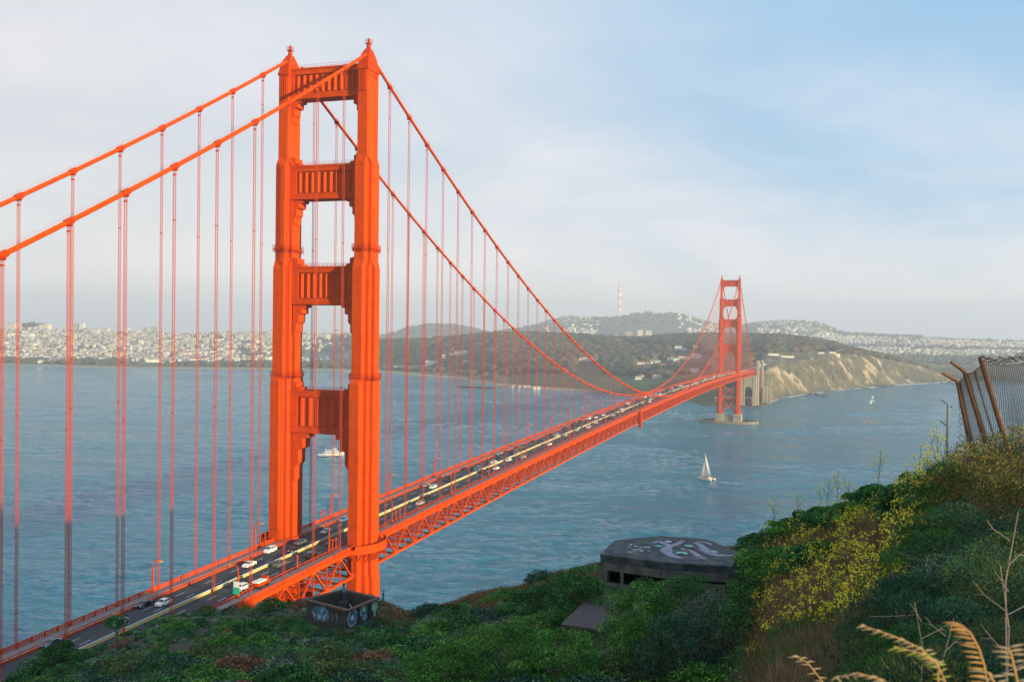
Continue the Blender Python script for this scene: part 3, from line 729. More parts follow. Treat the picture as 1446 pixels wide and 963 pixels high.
# maintenance equipment by the railing
mq = empty('traffic_equipment', (9.9, -50, float(Rd(-50))+.3), 'orange and white maintenance cart parked on the near walk', 'cart')
m = MB(); m.box((-.9, -3, .5), (.9, 2.2, 1.5)); m.box((-.7, 1.0, 1.5), (.7, 2.2, 2.4)); m.build('body', ORANGE_D, mq)
m = MB(); m.box((-.95, -3.2, 1.52), (.95, .8, 1.9)); m.build('tarp', mat('tarp_white', (.8,.74,.68), .7), mq)
for a in (-.85, .85):
    for b in (-2.2, 1.5): m = MB(); m.tube([(a-.1, b, .38), (a+.1, b, .38)], .38, 12); m.build('wheel', BLACK, mq)

# anchorage pylons at the far end
def pylon(x1, x2, y1, y2, ztop, name, lb, arch=None, parent=None):
    r = empty(name, ((x1+x2)/2, (y1+y2)/2, 0), lb, 'pylon'); cx, cy = (x1+x2)/2, (y1+y2)/2
    m = MB()
    if arch:
        a1, a2, za = arch
        m.box((x1-cx, y1-cy, -4), (a1-cx, y2-cy, ztop)); m.box((a2-cx, y1-cy, -4), (x2-cx, y2-cy, ztop))
        n_ = 10; mid = (a1+a2)/2; rr_ = (a2-a1)/2
        pts = [(a1-cx, ztop), (a1-cx, za)]+[(mid-cx-rr_*math.cos(t), za+rr_*1.2*math.sin(t)) for t in np.linspace(0, math.pi, n_)][1:-1]+[(a2-cx, za), (a2-cx, ztop)]
        for i in range(1, len(pts)-2): m.prism([pts[i], pts[i+1], (pts[i+1][0], ztop), (pts[i][0], ztop)], 'y', y1-cy+.02, y2-cy-.02)
    else: m.box((x1-cx, y1-cy, -4), (x2-cx, y2-cy, ztop))
    body = m.build('shaft', CONC, r)
    m = MB()
    for x in np.linspace(x1, x2, 7)[1:-1]:
        if arch and arch[0]-1 < x < arch[1]+1: continue
        m.box((x-cx-.5, y1-cy-.5, 3), (x-cx+.5, y1-cy+.1, ztop-1.5))
    m.box((x1-cx-.6, y1-cy-.6, ztop), (x2-cx+.6, y2-cy+.6, ztop+1.2)); m.build('fluting', CONC, r)
    return r
pylon(-17, 17, 1626, 1640, 57, 'bridge_pylon', 'pale concrete pylon with a tall arched opening under the bridge end', (-4, 10, 30))
pylon(15.5, 20.5, 1642, 1660, 86, 'bridge_pylon', 'tall narrow concrete pylon beside the end of the bridge truss')
pylon(17.5, 22, 1740, 1756, 84, 'bridge_pylon', 'farther of the two tall narrow concrete pylons, next to the cliff')
for i, (x1, y1, h) in enumerate(((23, 1700, 34), (29, 1712, 32), (35, 1722, 30))):
    pylon(x1, x1+4.2, y1, y1+12, h, 'anchorage_pier', ['pale low anchorage pier nearest the bridge pylons', 'middle pale low anchorage pier at the foot of the cliff', 'pale low anchorage pier nearest the cliff'][i])
m = MB(); m.box((-15, 1642, 57), (15, 1760, 68)); 
for s in (-1, 1): m.box((s*14-1.2, 1640, 20), (s*14+1.2, 1760, 57))
tag(m.build('steel_arch', ORANGE_D), 'red steel approach arch behind the concrete pylons', 'arch')
ft = empty('brick_fort', (-20, 1668, 0), 'red brick fort on the low point beyond the far tower', 'fort')
m = MB(); m.box((-42, -30, -2), (26, 28, 13)); m.build('wall', mat('fort_brick', (.26, .09, .05), .9, 0, .2, .4), ft)
m = MB()
for k in range(12): m.box((-39.5+k*5.4, -30.1, 3), (-37.6+k*5.4, -29.8, 5.5)); m.box((-39.5+k*5.4, -30.1, 8), (-37.6+k*5.4, -29.8, 10.5))
m.build('window', BLACK, ft)
m = MB(); m.box((-42.5, -30.5, 13), (26.5, 28.5, 13.8)); m.build('roof', CONC, ft)
m = MB(); m.loft([[(-100, 1622, -3), (30, 1612, -3), (44, 1700, -3), (-110, 1760, -3)], [(-84, 1632, 1.8), (26, 1620, 1.8), (40, 1700, 2.5), (-90, 1750, 2.5)]])
tag(m.build('sea_wall', mat('sea_wall_rock', (.07, .06, .05), .9, 0, .3, .2, .3, .4)), 'dark rock sea wall round the brick fort', 'sea wall')

# ---------------------------------------------------------------- cars
CARPAINT = {}
def paint(nm, c): CARPAINT[nm] = mat('car_paint_'+nm, c, .25, .0, spec=.6); return CARPAINT[nm]
for nm, c in (('white', (.80,.80,.80)), ('black', (.015,.016,.02)), ('navy', (.02,.05,.10)), ('silver', (.48,.50,.52)), ('blue', (.03,.22,.42)), ('tan', (.42,.34,.20)), ('grey', (.12,.13,.14)), ('red', (.30,.03,.02))): paint(nm, c)
GLASSD = mat('car_glass', (.02,.03,.035), .08, spec=.8)
HEADL = mat('headlight', (.85,.85,.8), .15); TAIL = mat('tail_light', (.5,.02,.02), .3); RIM = mat('rim', (.35,.35,.36), .35, .7)
def make_car(kind):
    """nose towards -y; length ~4.6"""
    r = empty('car', (0,0,0), 'x', 'car', 'cars driving over the bridge')
    Ln = {'sedan': 2.35, 'hatch': 2.1, 'van': 2.5, 'suv': 2.35}[kind]
    if kind == 'sedan': roof = [(-1.0,.98),(-.45,1.42),(.55,1.45),(1.35,1.05)]; low = [(-Ln,.45),(-Ln,.68),(-2.1,.80),(-1.05,.95),(1.4,1.02),(2.2,.98),(Ln,.72),(Ln,.42)]
    elif kind == 'hatch': roof = [(-1.0,1.0),(-.4,1.5),(1.1,1.52),(1.85,1.08)]; low = [(-Ln,.42),(-Ln,.70),(-1.8,.86),(-1.05,.98),(1.8,1.05),(Ln,.9),(Ln,.42)]
    elif kind == 'suv': roof = [(-1.15,1.1),(-.55,1.75),(1.6,1.78),(2.15,1.15)]; low = [(-Ln,.5),(-Ln,.85),(-2.0,1.02),(-1.2,1.1),(2.2,1.15),(Ln,1.05),(Ln,.5)]
    else: roof = [(-1.7,1.15),(-1.1,2.1),(2.35,2.1),(2.48,1.15)]; low = [(-Ln,.5),(-Ln,.95),(-1.75,1.15),(2.48,1.18),(Ln,1.1),(Ln,.5)]
    W = .92 if kind != 'van' else 1.0
    m = MB(); prof = [(-Ln,.25)]+low+[(Ln,.25)]
    def sec(x, sc): return [(x, a*sc, b) for a, b in prof]
    m.loft([sec(-W, .97), sec(-W*.93, 1), sec(W*.93, 1), sec(W, .97)])
    rf = roof; m.loft([[(-W*.80, a, b) for a, b in rf], [(W*.80, a, b) for a, b in rf]])
    m.build('body', CARPAINT['white'], r)
    m = MB()
    def inset(p, q, t0, t1): return ((p[0]+(q[0]-p[0])*t0, p[1]+(q[1]-p[1])*t0), (p[0]+(q[0]-p[0])*t1, p[1]+(q[1]-p[1])*t1))
    for (p, q) in ((rf[0], rf[1]), (rf[2], rf[3])):
        a, b = inset(p, q, .08, .9); e = .02 if p is rf[0] else -.0
        dx = W*.74; off = -.025 if p is rf[0] else .025
        m.poly([(-dx, a[0]+off, a[1]+.02), (dx, a[0]+off, a[1]+.02), (dx*.95, b[0]+off, b[1]+.02), (-dx*.95, b[0]+off, b[1]+.02)], [(0,1,2,3)])
    for s in (-1, 1):
        x = s*(W*.80+.012); zt = rf[1][1]-.1; zb = rf[0][1]+.06
        m.poly([(x, rf[0][0]+.3, zb), (x, (rf[1][0]+rf[2][0])/2-.05, zb), (x, (rf[1][0]+rf[2][0])/2-.05, zt), (x, rf[1][0]+.05, zt)], [(0,1,2,3)])
        m.poly([(x, (rf[1][0]+rf[2][0])/2+.05, zb), (x, rf[3][0]-.35, zb), (x, rf[2][0]-.02, zt), (x, (rf[1][0]+rf[2][0])/2+.05, zt)], [(0,1,2,3)])
    m.build('window', GLASSD, r)
    for s in (-1, 1):
        for y in (-Ln+.85, Ln-.85):
            m = MB(); m.tube([(s*(W-.2), y, .33), (s*(W+.03), y, .33)], .34, 14); wh = m.build('wheel', BLACK, r)
            m = MB(); m.tube([(s*(W+.02), y, .33), (s*(W+.05), y, .33)], .2, 10); m.build('rim', RIM, wh)
        m = MB(); m.box((s*W*.65-.2, -Ln-.03, .55), (s*W*.65+.2, -Ln+.1, .72)); m.build('headlight', HEADL, r)
        m = MB(); m.box((s*W*.7-.16, Ln-.1, .66), (s*W*.7+.16, Ln+.03, .86)); m.build('tail_light', TAIL, r)
    return r
PROTO = {k: make_car(k) for k in ('sedan', 'hatch', 'van', 'suv')}; usedp = set()
CARS = [(-8.2,-102.3,'sedan','navy','dark blue sedan in shade at the far left end of the roadway'),(-8.0,-73.2,'sedan','black','black sedan close to the walk behind the white hatchback'),
 (-4.4,-70.9,'hatch','white','white hatchback at the point where the yellow barrier starts in sun'),(-4.8,-86,'sedan','white','white car half hidden behind the small roadside tree'),
 (-4.9,-33.4,'sedan','white','white sedan in the middle lane between the lone lamp and the near tower'),(-8.0,-17.8,'suv','white','white car just below the foot of the east tower leg'),
 (-4.6,9.7,'sedan','silver','silver sedan framed between the two legs of the near tower'),(-1.7,-14.7,'sedan','black','black car beside the yellow barrier in front of the near tower'),
 (6.4,-19.1,'suv','black','dark car near the railing posts just left of the west tower leg'),(3.0,-30.3,'suv','grey','dark grey car against the camera side of the yellow barrier'),
 (6.4,-53.2,'suv','white','white car behind the orange maintenance cart'),(-7.8,27.4,'sedan','blue','bright blue car seen just left of the west tower leg'),
 (5.4,62.4,'sedan','silver','silver car right of the near tower on the camera side of the barrier'),(3.0,74.9,'sedan','black','black car against the barrier ahead of the silver one right of the tower'),
 (-3.2,95.1,'sedan','white','white sedan beside the tan car beyond the barrier'),(-7.0,97.3,'sedan','tan','tan car alongside the white sedan'),
 (-5.7,142.4,'sedan','black','black car leading a pair a third of the way to mid span'),(-1.8,143.9,'suv','grey','grey car next to the barrier in the pair far behind the tower'),
 (5.2,149,'sedan','white','white car alone on the camera side below the pair of dark cars')]
FARC = [(-5.6,187.8,'sedan','black'),(6.2,187.3,'sedan','silver'),(-5.2,250.5,'sedan','black'),(-1.9,226.6,'suv','black'),(-5.6,221,'van','grey'),(4.9,238.3,'sedan','white'),(-5,286.7,'sedan','grey'),
 (-7.8,318,'sedan','black'),(1.9,308.8,'suv','silver'),(-5.4,336.9,'sedan','black'),(4.8,327.9,'van','white'),(3.5,354.9,'sedan','silver'),(-7.6,402.2,'suv','black'),(-4.1,409.5,'sedan','white'),(2.4,412.5,'sedan','silver'),
 (-8,515,'van','white'),(-5.1,509.4,'sedan','silver'),(-8,594.5,'van','white'),(-4.9,606.7,'sedan','silver'),(3.5,591.4,'sedan','black'),(-1.9,699.4,'sedan','white'),(4.2,856.4,'van','white'),(6.4,988.3,'sedan','silver'),
 (-5,452,'sedan','black'),(-8,478,'suv','grey'),(5,470,'sedan','black'),(-5,560,'sedan','grey'),(-2,640,'suv','white'),(-8,662,'sedan','black'),(-5,735,'sedan','silver'),(-8,770,'van','black'),(-5,800,'sedan','white'),(4,760,'sedan','red'),
 (-5,905,'suv','silver'),(-8,940,'sedan','black'),(-4.9,1010,'sedan','white'),(-8,1060,'suv','grey'),(4,1100,'sedan','silver'),(-5,1130,'van','white'),(-4.8,-6,'sedan','grey'),(4.8,-4,'sedan','black'),(4.9,20,'suv','black')]
_occ = [(c[0], c[1]) for c in CARS]+[(c[0], c[1]) for c in FARC]
for _i in range(60):
    _x = random.choice([-8, -5, -5, -2, 2.2, 5, 8]); _y = random.uniform(110, 1240)
    if all(abs(_x-a) > 1.6 or abs(_y-b) > 11 for a, b in _occ): _occ.append((_x, _y)); FARC.append((_x, _y, random.choice(['sedan','sedan','suv','van']), random.choice(['white','black','silver','grey','black','white','navy'])))
for c in FARC:
    far = 'beyond' if c[1] > 640 else 'before'
    CARS.append(c+('%s %s in distant traffic %s mid span, %s side of barrier' % (c[3], {'sedan': 'car', 'suv': 'SUV', 'van': 'van', 'hatch': 'car'}[c[2]], far, 'far' if c[0] < 0 else 'camera'),))
for x, y, kd, pn, lb in CARS:
    o = PROTO[kd] if kd not in usedp else copy_tree(PROTO[kd]); usedp.add(kd)
    o.location = (x, y, float(Rd(y))+.01); o.rotation_euler = (math.atan((float(Rd(y+2))-float(Rd(y-2)))/4)*(1 if x < 0 else -1), 0, 0 if x < 0 else math.pi); o['label'] = lb
    for ch in o.children:
        if ch.name.startswith('body'): ch.material_slots[0].link = 'OBJECT'; ch.material_slots[0].material = CARPAINT[pn]
# a few walkers on the near walks

# ================================================================== FAR SIDE: woods, city, landmarks
def ico(sub):
    import bmesh
    b = bmesh.new(); bmesh.ops.create_icosphere(b, subdivisions=sub, radius=1)
    V = np.array([v.co[:] for v in b.verts]); F = np.array([[v.index for v in f.verts] for f in b.faces]); b.free(); return V, F
IV, IF = ico(2); IV1, IF1 = ico(1)
def blobs(name, pos, size, cols, material, V0=IV, F0=IF, kind='stuff', flat=.75, rough=.32, label=None):
    k = len(pos); nv = len(V0)
    jit = 1+rough*(RNG.random((k, nv, 1))-.5)*2
    V = V0[None]*jit*size[:, None, None]*np.array([1, 1, flat])[None, None]+pos[:, None, :]
    F = (F0[None]+(np.arange(k)*nv)[:, None, None]).reshape(-1, 3)
    cv = (cols[:, None, :]*(1+.35*(RNG.random((k, nv, 1))-.5))).reshape(-1, 3)
    o = link(name, np_mesh(name, V.reshape(-1, 3), F, material, cv, smooth_=False)); return tag(o, label, kind=kind)
def land_pts(u, r):
    z, c, NRx, NZx = land_z(u, r); a = np.interp(u, _US, _AZ)
    return np.stack([CAM[0]+r*np.sin(a), CAM[1]+r*np.cos(a), z], -1), c, NRx
CROWN = mat('tree_crown_far', (.03,.04,.02), .9, attr='Col')
# the wooded ridges
n = 15000; u = RNG.uniform(470, 1420, n); t = RNG.random(n)
r0 = colv((SH[0], SHR), u); rb = colv(RB, u); r1 = colv(R1, u)
r = rb+20+(np.maximum(r1, rb+200)+260-rb-20)*t**.8
P, c, NRx = land_pts(u, r)
nse = fbm(P[:, 0]/240, P[:, 1]/240, 4, 21)
edge = smooth((u-500)/80)
keep = (nse > -.42+.5*(1-edge)) & (P[:, 2] > 3) & ~((u > 1060) & (u < 1180) & (r < rb+260+ (1130-u).clip(0,60)*4) )
keep &= ~((u > 812) & (u < 852) & (r > 2560) & (r < 2850)) & ~((u > 948) & (u < 992) & (r > 2700) & (r < 2970)) & ~((u > 545) & (u < 670) & (r < 3300)) & ~((u > 722) & (u < 765) & (r < 2420)) & ~((u > 895) & (u < 1012) & (r < 2740) & (nse < .25))
keep &= ~((u > 905) & (u < 1010) & (r < rb+220) & (nse < .1))
P = P[keep]; r = r[keep]; u = u[keep]; nse = nse[keep]; sz = RNG.uniform(8, 15, len(P))*np.where(u > 1180, .85, 1)
P[:, 2] += sz*.45
base = np.where(RNG.random((len(P), 1)) < .5, C(.075, .052, .028)[None], C(.030, .040, .018)[None])*(1+.6*fbm(P[:, 0]/90, P[:, 1]/90, 3, 4))[:, None]
blobs('woodland', P, sz, np.clip(base, .008, .2), CROWN, label='wooded ridge of dark trees across the strait')
# trees among the city, the shore belt and the green bench
n = 5200; u = RNG.uniform(-120, 700, n); r0 = colv((SH[0], SHR), u)
r = np.where(RNG.random(n) < .45, r0+RNG.uniform(150, 420, n), r0+RNG.uniform(400, 2400, n))
P, c, _ = land_pts(u, r); nse = fbm(P[:, 0]/130, P[:, 1]/130, 4, 31)
keep = np.where(r < r0+420, nse > -.05, nse > .18) & (P[:, 2] > 1)
P = P[keep]; sz = RNG.uniform(7, 13, len(P)); P[:, 2] += sz*.4
base = C(.045, .045, .028)[None]*(1+.5*RNG.random((len(P), 1)))
blobs('shore_trees', P, sz, base, CROWN, IV1, IF1, label='belts of trees between the far houses and the shore')
n = 2600; u = RNG.uniform(1150, 1560, n); r = RNG.uniform(4300, 8000, n); P, c, _ = land_pts(u, r)
keep = (np.abs(r-4700) < 420) | (np.abs(r-6150) < 200) | (fbm(P[:, 0]/200, P[:, 1]/200, 3, 8) > .35)
P = P[keep]; sz = RNG.uniform(11, 20, len(P)); P[:, 2] += sz*.3
blobs('park_belt', P, sz, C(.035, .042, .028)[None]*(1+.4*RNG.random((len(P), 1))), CROWN, IV1, IF1, label='dark belts of park trees between the pale far house rows')
n = 2600; u = RNG.uniform(550, 1300, n); r = RNG.uniform(7300, 8350, n); P, c, _ = land_pts(u, r)
keep = fbm(P[:, 0]/260, P[:, 1]/260, 3, 18) > -.15
P = P[keep]; sz = RNG.uniform(14, 26, len(P)); P[:, 2] += sz*.1
blobs('hilltop_trees', P, sz, C(.04, .05, .03)[None]*(1+.4*RNG.random((len(P), 1))), CROWN, IV1, IF1, flat=.6, label='trees covering the farthest hills')

# houses
FACADE = mat('house_wall_far', (.6,.6,.55), .85, attr='Col')
def facade_cols(k):
    pal = np.array([(.66,.62,.55),(.72,.70,.66),(.60,.53,.45),(.55,.48,.42),(.70,.64,.52),(.44,.42,.40),(.58,.50,.46),(.34,.30,.27),(.66,.66,.66)])
    return pal[RNG.integers(0, len(pal), k)]*(1+.18*(RNG.random((k, 1))-.5))
def house_parts(w_, d_, h_):
    x, y = w_/2, d_/2; rf = min(w_, d_)*.28
    V = [(-x,-y,-14),(x,-y,-14),(x,y,-14),(-x,y,-14),(-x,-y,h_),(x,-y,h_),(x,y,h_),(-x,y,h_),(0,-y*.98,h_+rf),(0,y*.98,h_+rf)]
    T = [(0,1,5),(0,5,4),(1,2,6),(1,6,5),(2,3,7),(2,7,6),(3,0,4),(3,4,7),(4,5,8),(7,9,6),(5,6,9),(5,9,8),(7,4,8),(7,8,9)]
    return np.array(V, float), np.array(T)
def merged_houses(name, pos, wd, dp, ht, rot, cols, label, flatroof):
    k = len(pos); V0 = np.array([(-1,-1,-.0),(1,-1,0),(1,1,0),(-1,1,0),(-1,-1,1),(1,-1,1),(1,1,1),(-1,1,1),(0,-1,1.0),(0,1,1.0)], float)
    T = house_parts(1, 1, 1)[1]; V = np.zeros((k, 10, 3))
    V[:, :, 0] = V0[None, :, 0]*wd[:, None]/2; V[:, :, 1] = V0[None, :, 1]*dp[:, None]/2; V[:, :, 2] = V0[None, :, 2]*(ht[:, None]+14)-14
    V[:, 8:, 2] += np.where(flatroof, .3, wd*.25)[:, None]
    c, s = np.cos(rot)[:, None], np.sin(rot)[:, None]; X = V[:, :, 0]*c-V[:, :, 1]*s; Y = V[:, :, 0]*s+V[:, :, 1]*c
    V[:, :, 0] = X; V[:, :, 1] = Y; V += pos[:, None, :]
    F = (T[None]+(np.arange(k)*10)[:, None, None]).reshape(-1, 3)
    wallc = np.repeat(cols[:, None, :], 10, 1); roofc = np.where(RNG.random((k, 1, 1)) < .5, np.array([.16, .13, .12]), np.array([.3, .28, .26]))
    wallc = wallc.repeat(1, 1); fc = np.repeat(wallc[:, :1, :], len(T), 1); fc[:, 10:] = roofc
    me = np_mesh(name, V.reshape(-1, 3), F, FACADE, fc.reshape(-1, 3)); return tag(link(name, me), label, kind='stuff')
n = 11000; u = RNG.uniform(-110, 620, n); r0 = colv((SH[0], SHR), u)
r = r0+480+ (5750-r0-480)*RNG.random(n)**.85
# street grid: snap to blocks
gx = 19.0; P, c, _ = land_pts(u, r)
th = .16; cx_, sx_ = math.cos(th), math.sin(th)
gxv = P[:, 0]*cx_+P[:, 1]*sx_; gyv = -P[:, 0]*sx_+P[:, 1]*cx_
gxv = np.round(gxv/17)*17; gyv = np.round(gyv/34)*34
key = np.unique(np.stack([gxv, gyv], -1), axis=0); gxv, gyv = key[:, 0], key[:, 1]
X = gxv*cx_-gyv*sx_; Y = gxv*sx_+gyv*cx_
rr = np.hypot(X-CAM[0], Y-CAM[1]); uu = u_of_az(np.arctan2(X-CAM[0], Y-CAM[1]))
P, c, _ = land_pts(uu, rr); r0 = colv((SH[0], SHR), uu)
nse = fbm(P[:, 0]/150, P[:, 1]/150, 4, 31); dens = 1-smooth((uu-360)/120)*.9*(rr < 5200); dens = np.where((uu > 330) & (rr < r0+1300), dens*.35, dens)
keep = (RNG.random(len(P)) < dens) & (nse < .30) & (P[:, 2] > 2) & (rr > r0+420)
keep &= ~((uu > 545) & (rr < 5300)) 
P = P[keep]; uu = uu[keep]; rr = rr[keep]; k = len(P)
P[:, :2] += RNG.uniform(-2, 2, (k, 2)); wd = RNG.uniform(8, 16, k); dp = RNG.uniform(14, 26, k); ht = RNG.uniform(8, 14, k)
tall = RNG.random(k) < .045; ht[tall] += RNG.uniform(4, 14, tall.sum()); wd[tall] += 5
rot = th+RNG.choice([0, math.pi/2], k); cols = facade_cols(k)*.72; flat = RNG.random(k) < .6
order = np.argsort(-(ht*wd)/rr); big, rest_ = order[:150], order[150:]
merged_houses('city_houses', P[rest_], wd[rest_], dp[rest_], ht[rest_], rot[rest_], cols[rest_], 'dense pale houses covering the far city hillside', flat[rest_])
HM = [mat('house_paint', tuple(c), .85) for c in ((.72,.69,.63),(.62,.55,.46),(.52,.46,.40),(.70,.62,.50),(.40,.38,.36))]
RM = mat('roof_grey', (.2,.18,.17), .9); WINM = mat('window_dark', (.06,.07,.08), .3)
def house_obj(name, p, w_, d_, h_, rz_, m_, label, cat, group=None, floors=0, gable=True, roofm=None):
    e = empty(name, p, label, cat, group, rz_)
    mb_ = MB(); mb_.box((-w_/2,-d_/2,-10), (w_/2,d_/2,h_)); mb_.build('wall', m_, e)
    mb_ = MB()
    if gable and w_ > d_: mb_.prism([(-d_/2-.4, h_+.02), (d_/2+.4, h_+.02), (0, h_+d_*.22)], 'x', -w_/2-.4, w_/2+.4)
    elif gable: mb_.prism([(-w_/2-.4, h_+.02), (w_/2+.4, h_+.02), (0, h_+w_*.26)], 'y', -d_/2-.4, d_/2+.4)
    else: mb_.box((-w_/2-.3,-d_/2-.3,h_+.01), (w_/2+.3,d_/2+.3,h_+.9))
    mb_.build('roof', roofm or RM, e)
    if floors:
        mb_ = MB(); fh = h_/floors; nn = max(2, int(w_/4))
        for f_ in range(floors):
            for i_ in range(nn):
                xx = -w_/2+w_*(i_+.5)/nn; mb_.box((xx-.9, -d_/2-.12, f_*fh+fh*.3), (xx+.9, -d_/2+.1, f_*fh+fh*.78))
            nd_ = max(2, int(d_/4))
            for i_ in range(nd_):
                yy = -d_/2+d_*(i_+.5)/nd_; mb_.box((w_/2-.1, yy-.9, f_*fh+fh*.3), (w_/2+.12, yy+.9, f_*fh+fh*.78))
        mb_.build('window', WINM, e)
    return e
# copies share three meshes per kind: built once, then scaled copies
protoh = [house_obj('city_house', (0,0,0), 1*12, 20, 11, 0, HM[i], 'x', 'house', None, 3, i % 2 == 0) for i in range(5)]; usedh = set()
def place_house(i, p, sx_, sy_, sz_, rz_, label, group):
    o = protoh[i] if i not in usedh else copy_tree(protoh[i]); usedh.add(i)
    o.location = [float(a) for a in p]; o.scale = (float(sx_), float(sy_), float(sz_)); o.rotation_euler.z = float(rz_); o['label'] = label; o['group'] = group
for j in big:
    place_house(int(RNG.integers(0, 5)), P[j], wd[j]/12, dp[j]/20, ht[j]/11, rot[j], 'pale block-like building among the dense houses of the far city hillside', 'larger buildings on the far city hillside')
# pale house rows on the right, toward the ocean
n = 5200; u = RNG.uniform(1165, 1560, n); r = RNG.uniform(4900, 7800, n); P, c, _ = land_pts(u, r)
gxv = np.round((P[:, 0]*.98+P[:, 1]*.2)/26)*26; gyv = np.round((-P[:, 0]*.2+P[:, 1]*.98)/60)*60
key = np.unique(np.stack([gxv, gyv], -1), axis=0); X = key[:, 0]*.98-key[:, 1]*.2; Y = key[:, 0]*.2+key[:, 1]*.98
rr = np.hypot(X-CAM[0], Y-CAM[1]); uu = u_of_az(np.arctan2(X-CAM[0], Y-CAM[1])); P, c, _ = land_pts(uu, rr)
keep = ((rr > 5050) & (rr < 5950) | (rr > 6350) & (rr < 7600)) & (fbm(P[:, 0]/160, P[:, 1]/160, 3, 41) < .3)
P = P[keep]; k = len(P); merged_houses('far_house_rows', P, RNG.uniform(14, 22, k), RNG.uniform(16, 30, k), RNG.uniform(9, 13, k), np.full(k, .2), facade_cols(k)*.75, 'rows of pale houses running back toward the ocean', RNG.random(k) < .7)
# houses on the farthest hills
n = 900; u = np.concatenate([RNG.uniform(770, 845, 350), RNG.uniform(955, 1015, 120), RNG.uniform(1070, 1175, 430)]); r = RNG.uniform(6900, 8200, n); P, c, _ = land_pts(u, r); k = len(P)
keep = fbm(P[:, 0]/120, P[:, 1]/120, 3, 51) > -.1; P = P[keep]; k = len(P)
merged_houses('hill_houses', P, RNG.uniform(14, 24, k), RNG.uniform(16, 30, k), RNG.uniform(9, 14, k), RNG.uniform(0, 3, k), facade_cols(k)*.8, 'faint houses on the slopes of the farthest hills', RNG.random(k) < .5)

# named landmarks ------------------------------------------------
def block(u, r, w_, d_, h_, mi, label, cat='tower block', name='apartment_block', group=None, floors=8, gable=False, rz_=0.15, roofm=None):
    return house_obj(name, land_pt(u, r), w_, d_, h_, rz_, HM[mi] if isinstance(mi, int) else mi, label, cat, group, floors, gable, roofm)
sc_ = lambda pxl, r: pxl*r/FPX
for u, r, w_, h_, mi, fl, lb in ((108, 5500, 22, 52, 4, 12, 'grey half of the twin apartment tower on the left skyline'), (116, 5480, 26, 58, 0, 12, 'white half of the twin apartment tower on the left skyline'),
    (180, 5500, 24, 40, 0, 9, 'white tower block standing alone on the skyline left of the near tower'), (206, 5700, 26, 42, 4, 8, 'left one of two faint blue-grey blocks on the city skyline'), (219, 5700, 38, 46, 4, 8, 'right, wider one of two faint blue-grey blocks on the city skyline'),
    (18, 5500, 40, 42, 1, 8, 'broad beige block at the left end of the skyline'), (64, 5450, 48, 34, 3, 6, 'pale broad block right of the dark hilltop grove'), (150, 5500, 30, 34, 1, 7, 'beige skyline block between the white twin tower and the lone white tower'),
    (40, 4900, 46, 28, 0, 4, 'large white-fronted building below the hilltop grove'), (44, 4500, 40, 22, 0, 3, 'large white building lower down the slope on the far left'), (135, 5400, 36, 26, 3, 5, 'cream block on the skyline right of the white twin tower')):
    block(u, r, w_, w_*.7, h_, mi, lb, floors=fl)
n = 60; P = np.array([land_pt(u_, 5750) for u_ in RNG.uniform(34, 62, n)]); P[:, 2] += 22+RNG.uniform(-10, 10, n); blobs('hilltop_grove', P, RNG.uniform(9, 15, n), np.tile(C(.03,.045,.03), (n, 1)), CROWN, label='dark grove of trees on the hilltop at the left skyline')
for i, (u, r, w_, d_, h_, mi) in enumerate(((868, 5300, 30, 30, 34, 0), (889, 5300, 48, 40, 52, 4), (904, 5280, 30, 30, 60, 3), (916, 5300, 32, 34, 56, 3))):
    block(u, r, w_, d_, h_, mi, ['small pale block left of the hospital towers in front of the far peak', 'grey-white hospital block, leftmost of the tall group below the far peak', 'cream hospital tower in the middle of the group below the far peak', 'cream hospital tower at the right of the group below the far peak'][i], 'hospital', 'hospital_block', floors=9)
block(935, 5300, 90, 30, 26, 3, 'long low cream wing stretching right from the hospital towers', 'hospital', 'hospital_wing', floors=4)
REDR = mat('roof_red', (.42, .12, .06), .8)
# white sheds and halls by the left shore
for i, (u, r, w_, h_) in enumerate(((258, 4250, 70, 13), (275, 4300, 60, 12), (292, 4350, 55, 12), (309, 4300, 66, 16), (324, 4280, 44, 22), (262, 3850, 50, 9), (281, 3800, 62, 12), (300, 3850, 40, 9), (318, 3900, 46, 9), (333, 4000, 50, 12), (352, 3950, 55, 8), (366, 3950, 40, 8), (380, 3900, 16, 17), (216, 3780, 44, 10), (237, 3650, 44, 9), (68, 3700, 60, 10), (82, 3700, 60, 12))):
    block(u, r, w_, 24, h_, 0, 'long white hall with a low roof by the far shore left of the near tower', 'hall', 'white_hall', 'white halls along the far left shore', 0, i % 2 == 0, RNG.uniform(-.2, .4), None if i % 3 else REDR)
block(158, 4150, 62, 30, 22, mat('ochre_wall', (.56,.34,.2), .8), 'ochre domed-looking hall among the shore trees below the city', 'hall', 'ochre_hall', None, 2, False)
for i, u in enumerate((562, 590, 611, 634, 640, 648, 655)):
    block(u, 3250, 44 if i < 4 else 26, 16, 8, 0, 'low white building with a grey roof on the green shore right of the near tower', 'building', 'shore_building', 'low white buildings on the green shore', 0, True, .2)
for i, (u, r) in enumerate(((728, 2330), (738, 2320), (745, 2315), (759, 2290))):
    block(u, r, 16, 9, 6, 0, ['long white building with red roof at the root of the pier', 'second white building along the waterfront from the pier', 'third white building along the waterfront from the pier', 'small white building at the right end of the waterfront row'][i], 'building', 'waterfront_building', None, 1, True, .3, REDR if i < 2 else None)
for i in range(6):
    block(820.5+4.6*i, 2830, 10, 9, 7.5, 0, 'white gabled house in the neat row of six on the green slope behind the bridge', 'house', 'row_house', 'row of six white gabled houses', 1, True, .1, REDR)
